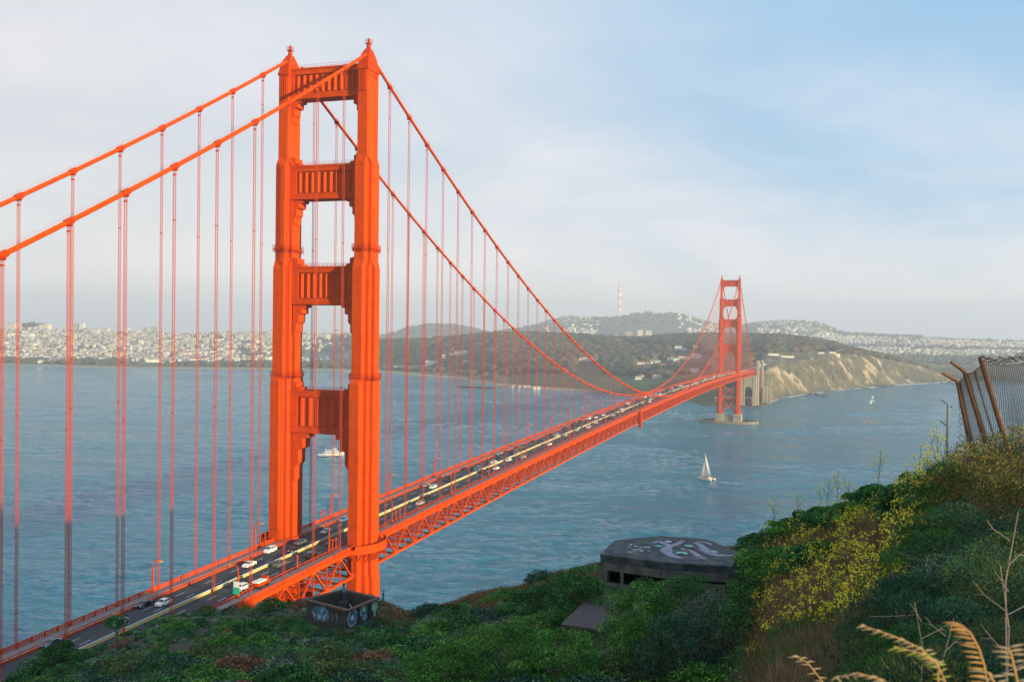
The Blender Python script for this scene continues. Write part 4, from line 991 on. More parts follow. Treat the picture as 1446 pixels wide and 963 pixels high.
for i, (u, r, w_, h_) in enumerate(((958, 2950, 22, 11), (966, 2930, 18, 7), (982, 2950, 14, 9))):
    block(u, r, w_, 14, h_, 0, ['white villa on the dark wooded slope left of the far tower', 'low wing just right of the white villa', 'small white house right of the white villa'][i], 'house', 'white_villa', None, 2, i == 0, .2)
k = 0
for u, r in [(u_, r_) for u_ in range(900, 1012, 8) for r_ in (2420, 2560, 2700)]:
    if RNG.random() < .62:
        block(u+RNG.uniform(-3, 3), r+RNG.uniform(-30, 30), RNG.uniform(12, 24), 12, RNG.uniform(4.5, 7), int(RNG.integers(0, 4)), 'low pale barracks building on the slope left of the far tower', 'building', 'barracks', 'low buildings on the slope left of the far tower', 1, True, RNG.uniform(-.3, .5), REDR if RNG.random() < .5 else None)
for i, (u, r, w_) in enumerate(((1093, 2560, 26), (1112, 2560, 34), (1070, 2300, 20), (1078, 2280, 14))):
    block(u, r, w_, 9, 4.5, 0, ['thin white building left on the clifftop meadow', 'thin white building right on the clifftop meadow', 'low building at the bridge end by the clifftop', 'smaller low building at the bridge end by the clifftop'][i], 'building', 'clifftop_building', None, 0, False, .1)
for i, u in enumerate((1160, 1176, 1182)):
    block(u, 2720, 16, 8, 5, 3, 'small tan building on the clifftop road above the pale slide', 'building', 'clifftop_hut', 'small buildings on the clifftop road', 0, False)
# elevated road arcs behind the truss
m = MB()
for i in range(46):
    a = land_pt(655+3.0*i, 3000+i*2); b = land_pt(655+3.0*(i+1), 3000+(i+1)*2)
    m.bar((a[0], a[1], 40), (b[0], b[1], 40), 9, 1.5)
    if i % 3 == 0: m.box((a[0]-1.2, a[1]-1.2, -2), (a[0]+1.2, a[1]+1.2, 39.2))
tag(m.build('viaduct', mat('viaduct_paint', (.32,.18,.16), .7)), 'long low viaduct crossing the dark woods behind the suspenders', 'viaduct')
# pier and breakwater
pa = at_z(648, 546.5, 0); pb = at_z(694, 548.5, 0); pc = at_z(720, 545.5, 0)
pr = empty('pier', (pa[0], pa[1], 0), 'long dark fishing pier reaching out from the far shore', 'pier')
m = MB(); A_ = pa-pa; B_ = pb-pa; C_ = pc-pa
m.bar((0,0,3.2), (B_[0]*.45, B_[1]*.45, 3.2), 22, 1.4); m.bar((B_[0]*.4, B_[1]*.4, 3.2), (B_[0], B_[1], 3.2), 10, 1.2); m.bar((B_[0], B_[1], 3.2), (C_[0], C_[1], 3.2), 9, 1.2); m.build('deck', mat('pier_timber', (.10,.085,.07), .9), pr)
m = MB()
for t in np.linspace(0, 1, 34):
    q_ = B_*t; m.box((q_[0]-.5, q_[1]-4, -3), (q_[0]+.5, q_[1]+4, 2.6))
m.build('piles', BLACK, pr)
m = MB(); pts = [at_z(u_, v_, 0) for u_, v_ in ((582, 534), (600, 534.8), (625, 535.2), (645, 536), (665, 538.4))]
for a, b in zip(pts, pts[1:]): m.bar((a[0], a[1], .8), (b[0], b[1], .8), 7, 2)
tag(m.build('breakwater', mat('breakwater_rock', (.16,.14,.12), .9, 0, .3, .3, .5, .3)), 'low rock breakwater with a curved end off the green shore', 'breakwater')
# transmission mast on the far hill
p = land_pt(874, 8300); tw = empty('transmission_mast', p, 'tall three-legged red and white transmission mast on the far hill', 'mast')
RW = [mat('mast_red', (.55,.12,.07), .6), mat('mast_white', (.75,.73,.70), .6)]
def mr_(z): return 15-7*smooth(z/150.) if z < 150 else 8+5*(z-150)/110.
hbase = 0; ctr = lambda a, z: (mr_(z)*1.6*math.cos(a), mr_(z)*1.6*math.sin(a), z-10)
for kk in range(3):
    a = 2.1*kk+.4
    for i in range(7):
        z0_, z1_ = i*36, (i+1)*36; m = MB(); m.bar(ctr(a, z0_), ctr(a, z1_), 4.2)
        m.build('leg_section', RW[i % 2], tw)
m = MB()
for z in (70, 150, 195, 240):
    for kk in range(3): m.bar(ctr(2.1*kk+.4, z), ctr(2.1*kk+2.5, z), 3.4, 6)
for i in range(7):
    for kk in range(3): m.bar(ctr(2.1*kk+.4, i*36), ctr(2.1*kk+2.5, i*36+36), 1.6)
m.build('cross_members', RW[1], tw)
m = MB()
for kk in range(3): c_ = ctr(2.1*kk+.4, 250); m.bar(c_, (c_[0], c_[1], 298), 2.2)
m.build('antenna', RW[0], tw)

# surf and rocks at the foot of the cliff
def surf_material():
    m = bpy.data.materials.new('surf_foam'); m.use_nodes = True; n = m.node_tree.nodes; l = m.node_tree.links; b = n['Principled BSDF']
    b.inputs['Base Color'].default_value = (.8,.82,.85,1); b.inputs['Roughness'].default_value = .8
    t = n.new('ShaderNodeTexNoise'); t.inputs['Scale'].default_value = .06; t.inputs['Detail'].default_value = 8; t.inputs['Roughness'].default_value = .7
    g = n.new('ShaderNodeNewGeometry'); l.new(g.outputs['Position'], t.inputs['Vector']); a = n.new('ShaderNodeAttribute'); a.attribute_name = 'Col'
    ad = n.new('ShaderNodeMath'); ad.operation = 'ADD'; l.new(t.outputs[0], ad.inputs[0]); l.new(a.outputs['Fac'], ad.inputs[1])
    mr = n.new('ShaderNodeMapRange'); mr.inputs[1].default_value = .95; mr.inputs[2].default_value = 1.2; l.new(ad.outputs[0], mr.inputs[0]); l.new(mr.outputs[0], b.inputs['Alpha']); return m
us_ = np.arange(1062, 1400, 1.5); rows = []
wv = 14+16*np.abs(fbm(us_/14, us_*0, 4, 61))+np.where((us_ > 1150) & (us_ < 1175), 14, 0)+np.where(us_ > 1230, 10, 0)
fades = []
for f_ in (1.0, .8, .4, 0, -.35):
    fades.append({1.0: 0, .8: .4, .4: .75, 0: .9, -.35: .9}[f_])
    r = colv((SH[0], SHR), us_)-3-wv*1.9*f_; a = np.interp(us_, _US, _AZ); rows.append(np.stack([CAM[0]+r*np.sin(a), CAM[1]+r*np.cos(a), np.full(len(us_), .12)], -1))
nV = len(us_); V = np.concatenate(rows); idx = np.arange(5*nV).reshape(5, nV)
F = np.stack([idx[:-1, :-1], idx[:-1, 1:], idx[1:, 1:], idx[1:, :-1]], -1).reshape(-1, 4)
cc = np.repeat(np.array(fades), nV)[:, None]*np.ones((1, 3))
SURF = surf_material()
tag(link('surf', np_mesh('surf', V, F, SURF, cc)), 'white surf along the foot of the cliff', kind='stuff')
ROCK = mat('sea_rock', (.06,.055,.05), .85, 0, .4, .2, .5, .5)
for i, (u, v, s_) in enumerate(((1093, 571.5, 2.5), (1140, 559.5, 4), (1153, 557, 7), (1158, 559, 6), (1166, 560, 8), (1198, 556, 3), (1226, 549, 6), (1241, 546, 9), (1250, 546.5, 7), (1260, 545, 6), (1343, 541.5, 11), (1349, 543, 8), (1145, 557, 6), (1330, 541, 6))):
    p = at_z(u, v, 0); V = IV*(1+.35*(RNG.random((len(IV), 1))-.5))*np.array([s_*1.5, s_*1.2, s_*.6])
    o = tag(link('sea_rock', np_mesh('sea_rock', V, IF, ROCK), None, (p[0], p[1], -.1*s_)), 'dark rock standing in the water at the foot of the cliff', 'rock', 'rocks off the cliff')

# ================================================================== BOATS, BIRD, BUOY
WH = mat('boat_white', (.82,.80,.76), .4); DK = mat('hull_dark', (.05,.055,.07), .5); REDB = mat('boat_red', (.6,.06,.03), .5); TEAK = mat('deck_tan', (.55,.40,.26), .7); SAILM = mat('sail_cloth', (.85,.83,.78), .8, trans=.2)
def hull_rings(Ln, B, zk, zd, sheer, n=14, bow=.55):
    R_ = []
    for i in range(n):
        t = i/(n-1); x = -Ln/2+Ln*t
        b = B/2*(1-max(0, (t-bow)/(1-bow))**2.2)*(.86+.14*min(1, t/.12)); b = max(b, .06); zt = zd+sheer*max(0, (t-.45)/.55)**2
        R_.append([(x-0*t, -b*.55, zk), (x+.03*Ln*t*t, -b, zt), (x+.03*Ln*t*t, b, zt), (x, b*.55, zk)])
    return R_
sp = at_z(467, 643.5, 0); view = math.atan2(sp[1]-CAM[1], sp[0]-CAM[0])
sh = empty('ferry_boat', (sp[0], sp[1], 0), 'small white ship with low funnel and mast framed between the near tower legs', 'ship', None, view-math.pi/2+.25)
m = MB(); m.loft(hull_rings(29, 7, -1, 2.4, 1.6)); m.build('hull', WH, sh)
m = MB(); m.loft([[(x, y*1.01, z) for x, y, z in ((r_[0][0], r_[0][1]*1.4, -.9), (r_[1][0], r_[1][1]*.93, .45), (r_[2][0], r_[2][1]*.93, .45), (r_[3][0], r_[3][1]*1.4, -.9))] for r_ in hull_rings(29.1, 7.3, -1, 2.4, 1.6)]); m.build('boot_stripe', DK, sh)
m = MB(); m.box((-8, -2.7, 2.4), (7.5, 2.7, 4.7)); m.box((-3, -2.3, 4.7), (7.0, 2.3, 6.6)); m.box((1.8, -2.0, 6.6), (6, 2.0, 8.3)); m.loft([[(7.5,-2.6,2.5),(7.5,2.6,2.5),(7.5,2.6,4.6),(7.5,-2.6,4.6)],[(9.6,-1.9,2.8),(9.6,1.9,2.8),(8.9,1.9,4.4),(8.9,-1.9,4.4)]]); cabin = m.build('superstructure', WH, sh)
m = MB()
for k in range(9):
    for s in (-1, 1): m.box((-7.2+k*1.55, s*2.71-.03, 3.2), (-6.3+k*1.55, s*2.71+.03, 4.0)); 
for k in range(6):
    for s in (-1, 1): m.box((-2.4+k*1.5, s*2.31-.03, 5.3), (-1.5+k*1.5, s*2.31+.03, 6.0))
m.box((6.0, -1.8, 7.2), (6.06, 1.8, 7.9)); m.build('window', GLASSD, cabin)
m = MB(); m.tube([(-5.2,0,4.6),(-5.5,0,7.6)], [1.1,.95], 12); m.build('funnel', WH, sh)
m = MB(); m.bar((3.8,0,8.2),(3.4,0,13.5),.35); m.bar((3.5,-1.6,11.5),(3.5,1.6,11.5),.2); m.bar((2.6,0,8.3),(3.5,0,12.4),.16); m.bar((-13.6,0,2.5),(-14.2,0,6.2),.14); m.bar((8.5,0,4.2),(12.5,0,7.0),.12); m.build('mast', WH, sh)
m = MB(); m.box((8.5,-2.55,1.4),(9.6,-2.4,3.4)); m.build('hull_band', REDB, sh)
cp = at_z(997, 677, 0); viewc = math.atan2(cp[1]-CAM[1], cp[0]-CAM[0])
ca = empty('sailing_catamaran', (cp[0], cp[1], 0), 'white sailing catamaran with one tall sail heading away from the bridge hill', 'sailboat', None, viewc+.95)
for s in (-1, 1):
    m = MB(); m.loft([[(x, y+s*3.3, z) for x, y, z in r_] for r_ in hull_rings(16, 2.2, -.4, 1.7, .5)]); m.build('hull', WH, ca)
m = MB(); m.box((-7.4,-2.6,1.1),(4,2.6,1.6)); m.build('deck', TEAK, ca)
m = MB(); m.loft([[(x, y*w_, z) for x, y in ((-4.6,-2.5),(2.4,-2.2),(2.4,2.2),(-4.6,2.5))] for z, w_ in ((1.6,1),(2.4,.97),(3.0,.8))]); cb = m.build('cabin', TEAK, ca)
m = MB(); m.box((-3.8,-2.45,2.0),(1.8,-2.38,2.4)); m.box((-3.8,2.38,2.0),(1.8,2.45,2.4)); m.build('window', GLASSD, cb)
m = MB(); m.bar((1.6,0,1.5),(1.6,0,25.5),.22); m.bar((1.6,0,3.8),(-5.2,-.9,3.8),.2); m.bar((1.6,0,24.5),(7.6,0,1.8),.05); m.build('mast', STEEL_G, ca)
def sail(pts, bulge, n=10):
    V = []; F = []
    a, b, c = [Vector(p) for p in pts]
    for i in range(n+1):
        t = i/n; p0 = a.lerp(b, t); p1 = a.lerp(c, t)
        for j in range(6):
            q = j/5; p = p0.lerp(p1, q); p.y += bulge*math.sin(math.pi*q)*math.sin(math.pi*min(1, t*1.0))*1.0; V.append(p)
    for i in range(n):
        for j in range(5): F.append((i*6+j, i*6+j+1, (i+1)*6+j+1, (i+1)*6+j))
    m = MB(); m.poly(V, F); m.poly([v+Vector((0,.05,0)) for v in V], [f[::-1] for f in F]); return m
sail([(1.35,0,25),(1.35,0,4.1),(-5.0,-1.2,4.1)], .9).build('main_sail', SAILM, ca); sail([(2.2,0,18.5),(7.2,0,2.6),(2.6,-.9,2.6)], .5).build('jib', SAILM, ca)
d = np.array([-math.cos(viewc+.95), -math.sin(viewc+.95)]); nrm = np.array([-d[1], d[0]]); rows = []
for i in range(26):
    t = i/25; c_ = np.array([cp[0], cp[1]])+d*(6+80*t); hw = 1.8+5.5*t
    for q in (-1, -.5, 0, .5, 1): rows.append((*(c_+nrm*hw*q), .10))
idx = np.arange(130).reshape(26, 5); F = np.stack([idx[:-1, :-1], idx[:-1, 1:], idx[1:, 1:], idx[1:, :-1]], -1).reshape(-1, 4)
fa = np.array([[.95*(1-i/25)**.6*(.75 if q in (0, 4) else .6)]*3 for i in range(26) for q in range(5)])
tag(link('wake', np_mesh('wake', np.array(rows), F, SURF, fa)), 'thin wake trailing behind the catamaran', kind='stuff')
bp_ = at_z(1226, 596, 0); by = empty('buoy', (bp_[0], bp_[1], 0), 'tiny red buoy floating on the right part of the strait', 'buoy')
m = MB(); m.tube([(0,0,-.6),(0,0,.9)], 2.0, 14); m.build('float', REDB, by)
m = MB()
for a in range(4): m.bar((1.3*math.cos(a*1.57), 1.3*math.sin(a*1.57), .9), (.4*math.cos(a*1.57), .4*math.sin(a*1.57), 5), .25)
m.tube([(0,0,5),(0,0,6.3)], .7, 8); m.build('cage', REDB, by)
gp = at_r(1231, 566.5, 95); gu = empty('gull', gp, 'white gull gliding over the water right of the far tower', 'gull', None, .4)
m = MB(); m.tube([(-.30,0,.0),(-.2,0,.01),(0,0,.02),(.16,0,.03),(.24,0,.05),(.30,0,.04)], [.015,.05,.075,.05,.04,.012], 8); m.build('body', WH, gu, smooth_=True)
for s in (-1, 1):
    m = MB(); m.loft([[(.08,s*.04,.03),(-.08,s*.04,.03),(-.08,s*.04,.045),(.08,s*.04,.045)],[(.12,s*.28,.20),(-.04,s*.28,.20),(-.04,s*.28,.21),(.12,s*.28,.21)],[(-.02,s*.60,.16),(-.08,s*.60,.16),(-.08,s*.60,.165),(-.02,s*.60,.165)]])
    o = m.build('wing', WH, gu); 
    m = MB(); m.loft([[(.03,s*.52,.175),(-.075,s*.52,.175),(-.075,s*.52,.185),(.03,s*.52,.185)],[(-.03,s*.64,.15),(-.09,s*.64,.15),(-.09,s*.64,.16),(-.03,s*.64,.16)]]); m.build('wing_tip', BLACK, o)
gu.rotation_euler = (.9, .1, -.3)

# ================================================================== NEAR HILL: ruins, people, fence, plants
def gp(u, r):
    a = float(np.interp(u, _US, _AZ)); x = CAM[0]+r*math.sin(a); y = CAM[1]+r*math.cos(a); return np.array([x, y, float(ground_z(x, y))])
# concrete bunker ------------------------------------------------
ZB = 128.0
roof = [at_z(u, v, ZB) for u, v in ((847,781.6),(868,762),(932.5,756.4),(997.5,760.4),(1046,780),(1033,799.5),(932.5,793))]
c0 = sum(roof)/len(roof); bk = empty('bunker', (c0[0], c0[1], ZB), 'low concrete bunker with painted flat roof on the hilltop above the water', 'bunker')
BROOF = mat('bunker_roof', (.035,.05,.055), .9, 0, .35, 1.2, .02, 6, col2=(.075,.08,.08))
R2 = [(p[0]-c0[0], p[1]-c0[1]) for p in roof]
def shrink(P, f): return [(a*f, b*f) for a, b in P]
m = MB(); m.loft([[(a, b, -.52) for a, b in shrink(R2, .985)], [(a, b, -.06) for a, b in R2], [(a, b, 0) for a, b in shrink(R2, .99)]]); slab = m.build('roof', BROOF, bk)
# walls: every side except the opening at the front left
m = MB(); W2 = shrink(R2, .955)
CB = mat('bunker_wall', (.10,.105,.085), .9, 0, .35, 1.5, .03, 5)
for i in range(len(W2)):
    a, b = W2[i], W2[(i+1) % len(W2)]
    if i == 6:   # front left: lintel, pillars, sill
        def L_(t): return (a[0]+(b[0]-a[0])*t, a[1]+(b[1]-a[1])*t)
        m.bar((*a, -.80), (*b, -.80), .35, .52); m.bar((*L_(0), -2.35), (*L_(1), -2.35), .5, .9)
        for t in (.66,): m.bar((*L_(t), -2.2), (*L_(t), -1), .22)
        m.bar((*L_(.9), -1.6), (*L_(1.0), -1.6), .5, 1.4)
    elif i == 5: m.bar((*a, -.80), (*b, -.80), .35, .52); m.bar((*a, -2.2), (*b, -2.2), .35, 1.9); 
    else: m.bar((*a, -1.6), (*b, -1.6), .35, 2.2)
m.build('wall', CB, bk)
m = MB(); m.loft([[(a, b, -2.9) for a, b in shrink(R2, .93)], [(a, b, -2.75) for a, b in shrink(R2, .93)]]); m.build('floor_slab', CB, bk)
GR = [mat('graffiti_lilac', (.26,.25,.33), .8, 0, .4, 3), mat('graffiti_green', (.22,.50,.40), .8, 0, .4, 3), mat('graffiti_blue', (.05,.16,.24), .7, 0, .4, 3), mat('graffiti_pink', (.14,.08,.10), .8, 0, .4, 3), mat('graffiti_pale', (.55,.60,.62), .8)]
def ribbon(pxs, wd, z, mm, parent, org, name='graffiti', n=8):
    P = [at_z(u, v, z) for u, v in pxs]; pts = []
    for i in range(len(P)-1):      # catmull
        p0, p1, p2, p3 = P[max(i-1,0)], P[i], P[i+1], P[min(i+2, len(P)-1)]
        for k in range(n):
            t = k/n; pts.append(.5*((2*p1)+(-p0+p2)*t+(2*p0-5*p1+4*p2-p3)*t*t+(-p0+3*p1-3*p2+p3)*t**3))
    pts.append(P[-1]); V = []; N_ = len(pts)
    for i, p in enumerate(pts):
        d_ = pts[min(i+1, N_-1)]-pts[max(i-1, 0)]; d_ = d_/np.linalg.norm(d_[:2]); w_ = wd*(.45+.55*math.sin(math.pi*min(.95, max(.05, i/(N_-1)))))*(1+.12*math.sin(i*.55))
        nr_ = np.array([-d_[1], d_[0]])
        for s in (-1, 1): V.append((p[0]-org[0]+nr_[0]*w_*s/2, p[1]-org[1]+nr_[1]*w_*s/2, z-org[2]))
    mb_ = MB(); mb_.poly(V, [(2*i, 2*i+1, 2*i+3, 2*i+2) for i in range(N_-1)]); return mb_.build(name, mm, parent)
org = (c0[0], c0[1], ZB)
ribbon([(921,766),(932,764.5),(945,769),(958,767),(965,763)], .55, ZB+.006, GR[0], slab, org)
ribbon([(955,768),(944,772),(941,778),(949,784),(962,788)], .75, ZB+.011, GR[0], slab, org)
ribbon([(961,774),(975,778),(985,785),(998,789)], .60, ZB+.016, GR[0], slab, org)
ribbon([(982,766),(990,770),(999,778),(1010,783),(1035,784)], .65, ZB+.021, GR[0], slab, org)
ribbon([(983,765),(998,766),(1004,769)], .40, ZB+.026, GR[0], slab, org)
ribbon([(950,771),(966,773),(978,783),(990,786)], .22, ZB+.031, GR[3], slab, org); ribbon([(960,765),(975,768),(988,778),(1003,785)], .22, ZB+.036, GR[3], slab, org)
ribbon([(955,781),(963,779.5),(970,782)], .45, ZB+.041, GR[1], slab, org); ribbon([(925,770),(935,771.5)], .45, ZB+.046, GR[1], slab, org); ribbon([(969,769),(976,772)], .5, ZB+.051, GR[1], slab, org); ribbon([(940,763.5),(948,765)], .4, ZB+.056, GR[4], slab, org); ribbon([(1004,777),(1013,780)], .35, ZB+.061, GR[1], slab, org)
for k in range(16):
    u = RNG.uniform(885, 918); v = RNG.uniform(769, 779); ribbon([(u, v), (u+RNG.uniform(1, 4), v+RNG.uniform(-1.5, 1.5)), (u+RNG.uniform(2, 5), v+.5)], .12, ZB+.004, GR[4], slab, org)
# lower slab roof
ZS = 127.05; q = [at_z(u, v, ZS) for u, v in ((792,881),(838,836),(892,840),(850,889))]; c1 = sum(q)/4; ls = empty('lower_slab', (c1[0], c1[1], ZS), 'flat brown slab roof lying among green bushes in front of the bunker', 'slab roof')
Q2 = [(p[0]-c1[0], p[1]-c1[1]) for p in q]; m = MB(); m.loft([[(a, b, -.16) for a, b in Q2], [(a, b, 0) for a, b in Q2]]); m.build('roof', mat('slab_brown', (.075,.058,.055), .9, 0, .25, 3, .01, 20), ls)
m = MB(); 
for i in range(4): a, b = shrink(Q2, .9)[i], shrink(Q2, .9)[(i+1) % 4]; m.bar((*a, -.75), (*b, -.75), .2, 1.15)
wl = m.build('wall', CB, ls)
m = MB(); a, b = shrink(Q2, .915)[3], shrink(Q2, .915)[0]
for k, (t0, t1) in enumerate(((.35,.5),(.55,.6),(.66,.78),(.84,.97))): 
    p = (a[0]+(b[0]-a[0])*t0, a[1]+(b[1]-a[1])*t0); q_ = (a[0]+(b[0]-a[0])*t1, a[1]+(b[1]-a[1])*t1); m.bar((*p, -.42-.1*(k % 2)), (*q_, -.36), .24, .16+.1*(k % 2))
m.build('graffiti', mat('graffiti_red', (.35,.04,.03), .8), wl)

# steel frame ruin -------------------------------------------------
ZF = 117.3; fq = [at_z(u, v, ZF) for u, v in ((431,845),(485,831.5),(534.5,843),(491,860.5))]; c2 = sum(fq)/4
fr = empty('square_pit_frame', (c2[0], c2[1], ZF), 'rusty square frame with graffiti panels around a pit below the near tower', 'ruin')
F2 = [(p[0]-c2[0], p[1]-c2[1]) for p in fq]; RUST = mat('rusty_rim', (.13,.07,.05), .85, 0, .35, 4); INN = mat('inner_concrete', (.085,.065,.045), .9, 0, .4, 2, .02, 6, col2=(.028,.032,.03))
m = MB()
for i in range(4): m.bar((*F2[i], -.08), (*F2[(i+1) % 4], -.08), .34, .16+.004*i)
m.build('rim', RUST, fr)
inner = shrink(F2, .94); m = MB()
for i in range(4): a, b = inner[i], inner[(i+1) % 4]; m.bar((*a, -1.3), (*b, -1.3), .16, 2.3+.01*i)
wl = m.build('wall', INN, fr)
m = MB(); m.poly([(*p, -2.35) for p in shrink(F2, .92)], [(0,1,2,3)]); m.build('pit_floor', CONC_D, fr)
# graffiti on the two sides that face the camera: painted shapes 6 mm proud
def on_side(i, t, z, off=.09):
    a, b = np.array(inner[i]), np.array(inner[(i+1) % 4]); d_ = (b-a)/np.linalg.norm(b-a); n_ = np.array([d_[1], -d_[0]])
    if np.dot(n_, (a+b)/2) < 0: n_ = -n_
    p = a+(b-a)*t+n_*off; return (p[0], p[1], z), d_, n_
def disc(i, t, z, r_, mm, off, r_in=0, name='graffiti', sx=1):
    (x, y, _), d_, n_ = on_side(i, t, z, off); N_ = 20; V = []; 
    for k in range(N_):
        a = 2*math.pi*k/N_
        for rr_ in (r_in, r_): V.append((x+d_[0]*math.cos(a)*rr_*sx, y+d_[1]*math.cos(a)*rr_*sx, z+math.sin(a)*rr_))
    mb_ = MB(); mb_.poly(V, [(2*k, 2*k+1, (2*k+3) % (2*N_), (2*k+2) % (2*N_)) for k in range(N_)]) if r_in else mb_.poly(V[1::2], [tuple(range(N_))]); mb_.build(name, mm, wl)
def stroke(i, pts, wd, mm, off):
    mb_ = MB(); (_, d_, n_) = on_side(i, 0, 0, off); P = [on_side(i, t, z, off)[0] for t, z in pts]
    for a, b in zip(P, P[1:]): mb_.bar(a, b, .012, wd, (0,0,1) if abs(a[2]-b[2]) < .8*math.dist(a[:2], b[:2]) else (d_[0], d_[1], 0))
    mb_.build('graffiti', mm, wl)
# side 2: corner right -> front ; side 3: front -> left
disc(2, .86, -.95, .80, GR[4], .090, sx=.9); disc(2, .86, -.95, .70, GR[2], .098, sx=.9); disc(2, .86, -.95, .24, GR[4], .106)
disc(2, .48, -.75, .52, GR[1], .090); disc(2, .48, -.75, .40, GR[2], .098); disc(2, .48, -.62, .18, GR[4], .106); disc(2, .44, -1.35, .42, GR[2], .092); disc(2, .44, -1.35, .20, GR[4], .108, .12)
disc(2, .09, -.75, .48, GR[1], .090); stroke(2, [(.09, -.3), (.09, -1.7)], .30, GR[1], .10); stroke(2, [(.15, -.9), (.10, -.5)], .14, GR[4], .11)
for t in (.28, .66): 
    m = MB(); a = on_side(2, t-.05, 0, .085)[0]; b = on_side(2, t+.05, 0, .085)[0]; m.bar((a[0], a[1], -1.0), (b[0], b[1], -1.0), .01, 1.7); m.build('opening_shade', BLACK, wl)  # flat black sheets on the closed wall, painted shade of dark openings
disc(3, .60, -1.0, .75, GR[2], .090, sx=1.3); disc(3, .72, -1.1, .70, GR[2], .094); disc(3, .56, -1.0, .55, mat('graffiti_cyan', (.10,.30,.48), .7), .100, .42)
for k in range(14):
    t = RNG.uniform(.40, .86); z = RNG.uniform(-1.6, -.5); stroke(3, [(t, z), (t+RNG.uniform(-.05, .05), z+RNG.uniform(-.45, .45)), (t+RNG.uniform(-.07, .07), z+RNG.uniform(-.4, .4))], .07, GR[4 if k % 2 else 0], .112+.002*k)
stroke(3, [(.25,-.7),(.22,-1.3)], .12, GR[0], .11); stroke(3, [(.36,-.8),(.33,-1.4)], .2, GR[3], .108)
m = MB()
for t0, t1 in ((.15,.3),(.35,.42),(.5,.48),(.65,.72)):
    a = (inner[1][0]*(1-t0)+inner[2][0]*t0*.6, inner[1][1]*(1-t0)*.85, -2.2); m.bar((inner[1][0]*.80+ (t0-.4)*2.2, inner[1][1]*.80, -.9), (inner[1][0]*.55+(t1-.4)*4.2, inner[1][1]*.55, -2.25), .09)
m.build('white_pipe', GR[4], fr)

# people -------------------------------------------------------------
def person(loc, rz_, pose, label, colours, hair_long):
    """continuous skinned body; pose: dict of joint offsets (metres)"""
    J = dict(pelvis=(0,0,.95), waist=(0,0,1.12), chest=(0,.0,1.36), neck=(0,0,1.50), head=(0,-.02,1.60), top=(0,-.01,1.72),
        hipL=(.10,0,.90), kneeL=(.12,-.03,.50), ankL=(.13,0,.10), toeL=(.14,-.16,.03), hipR=(-.10,0,.90), kneeR=(-.12,-.03,.50), ankR=(-.13,0,.10), toeR=(-.14,-.16,.03),
        shL=(.19,0,1.42), elL=(.25,.02,1.14), wrL=(.26,-.08,.90), haL=(.26,-.12,.82), shR=(-.19,0,1.42), elR=(-.25,.02,1.14), wrR=(-.26,-.08,.90), haR=(-.26,-.12,.82))
    J.update(pose); names = list(J); rad_ = dict(pelvis=.13, waist=.12, chest=.145, neck=.055, head=.095, top=.07, hipL=.095, hipR=.095, kneeL=.06, kneeR=.06, ankL=.042, ankR=.042, toeL=.035, toeR=.035, shL=.065, shR=.065, elL=.045, elR=.045, wrL=.03, wrR=.03, haL=.028, haR=.028)
    E_ = [('pelvis','waist'),('waist','chest'),('chest','neck'),('neck','head'),('head','top'),('pelvis','hipL'),('hipL','kneeL'),('kneeL','ankL'),('ankL','toeL'),('pelvis','hipR'),('hipR','kneeR'),('kneeR','ankR'),('ankR','toeR'),('chest','shL'),('shL','elL'),('elL','wrL'),('wrL','haL'),('chest','shR'),('shR','elR'),('elR','wrR'),('wrR','haR')]
    me = bpy.data.meshes.new('person_body'); me.from_pydata([J[k] for k in names], [(names.index(a), names.index(b)) for a, b in E_], [])
    o = bpy.data.objects.new('person', me); COL.objects.link(o)
    sk = o.modifiers.new('s', 'SKIN'); sk.use_smooth_shade = True; o.modifiers.new('d', 'SUBSURF').levels = 1
    for i, k in enumerate(names): me.skin_vertices[0].data[i].radius = (rad_[k], rad_[k]*(.8 if k in ('chest','waist','pelvis') else 1)); me.skin_vertices[0].data[i].use_root = k == 'pelvis'
    bpy.context.view_layer.update(); ev = o.evaluated_get(bpy.context.evaluated_depsgraph_get()); nm = bpy.data.meshes.new_from_object(ev)
    o.modifiers.clear(); o.data = nm; nm.materials.clear()
    for c_ in colours: nm.materials.append(c_)
    for p in nm.polygons:
        z = p.center.z; x = abs(p.center.x); p.material_index = 0 if z > 1.47 else (1 if z > .93 and not (x > .24 and z < 1.0) else (0 if x > .2 and z > .6 else (2 if z > .09 else 3)))
    o.location = [float(c_) for c_ in loc]; o.rotation_euler.z = rz_; tag(o, label, 'person')
    h = MB(); rings = []
    for z, r_, dy in ((1.52 if hair_long else 1.60, .085, .05), (1.60, .105, .03), (1.66, .112, .015), (1.72, .10, 0), (1.765, .06, -.005)): rings.append([(r_*math.cos(a), dy+r_*math.sin(a)*.98, z) for a in np.linspace(0, 2*math.pi, 12, endpoint=False)])
    h.loft(rings); h.build('hair', mat('hair', (.03,.02,.015), .7), o, smooth_=True)
    f = MB(); f.box((-.045,-.118,1.625),(-.02,-.108,1.64)); f.box((.02,-.118,1.625),(.045,-.108,1.64)); f.box((-.03,-.115,1.565),(.03,-.105,1.575)); f.build('face_features', BLACK, o)
    return o
SKIN = mat('skin', (.45,.26,.18), .6); SH1 = mat('shirt_light_blue', (.12,.28,.42), .8); SH2 = mat('shirt_dark', (.06,.035,.04), .8); JN = mat('jeans', (.05,.09,.16), .85); DKT = mat('dark_trousers', (.03,.035,.05), .85)
pl = at_r(485.5, 845, 94.6); person((pl[0], pl[1], at_r(485.5, 848.5, 94.6)[2]), 2.6, {}, 'person in light blue clothes standing at the back corner of the pit frame', [SKIN, SH1, JN, BLACK], True)
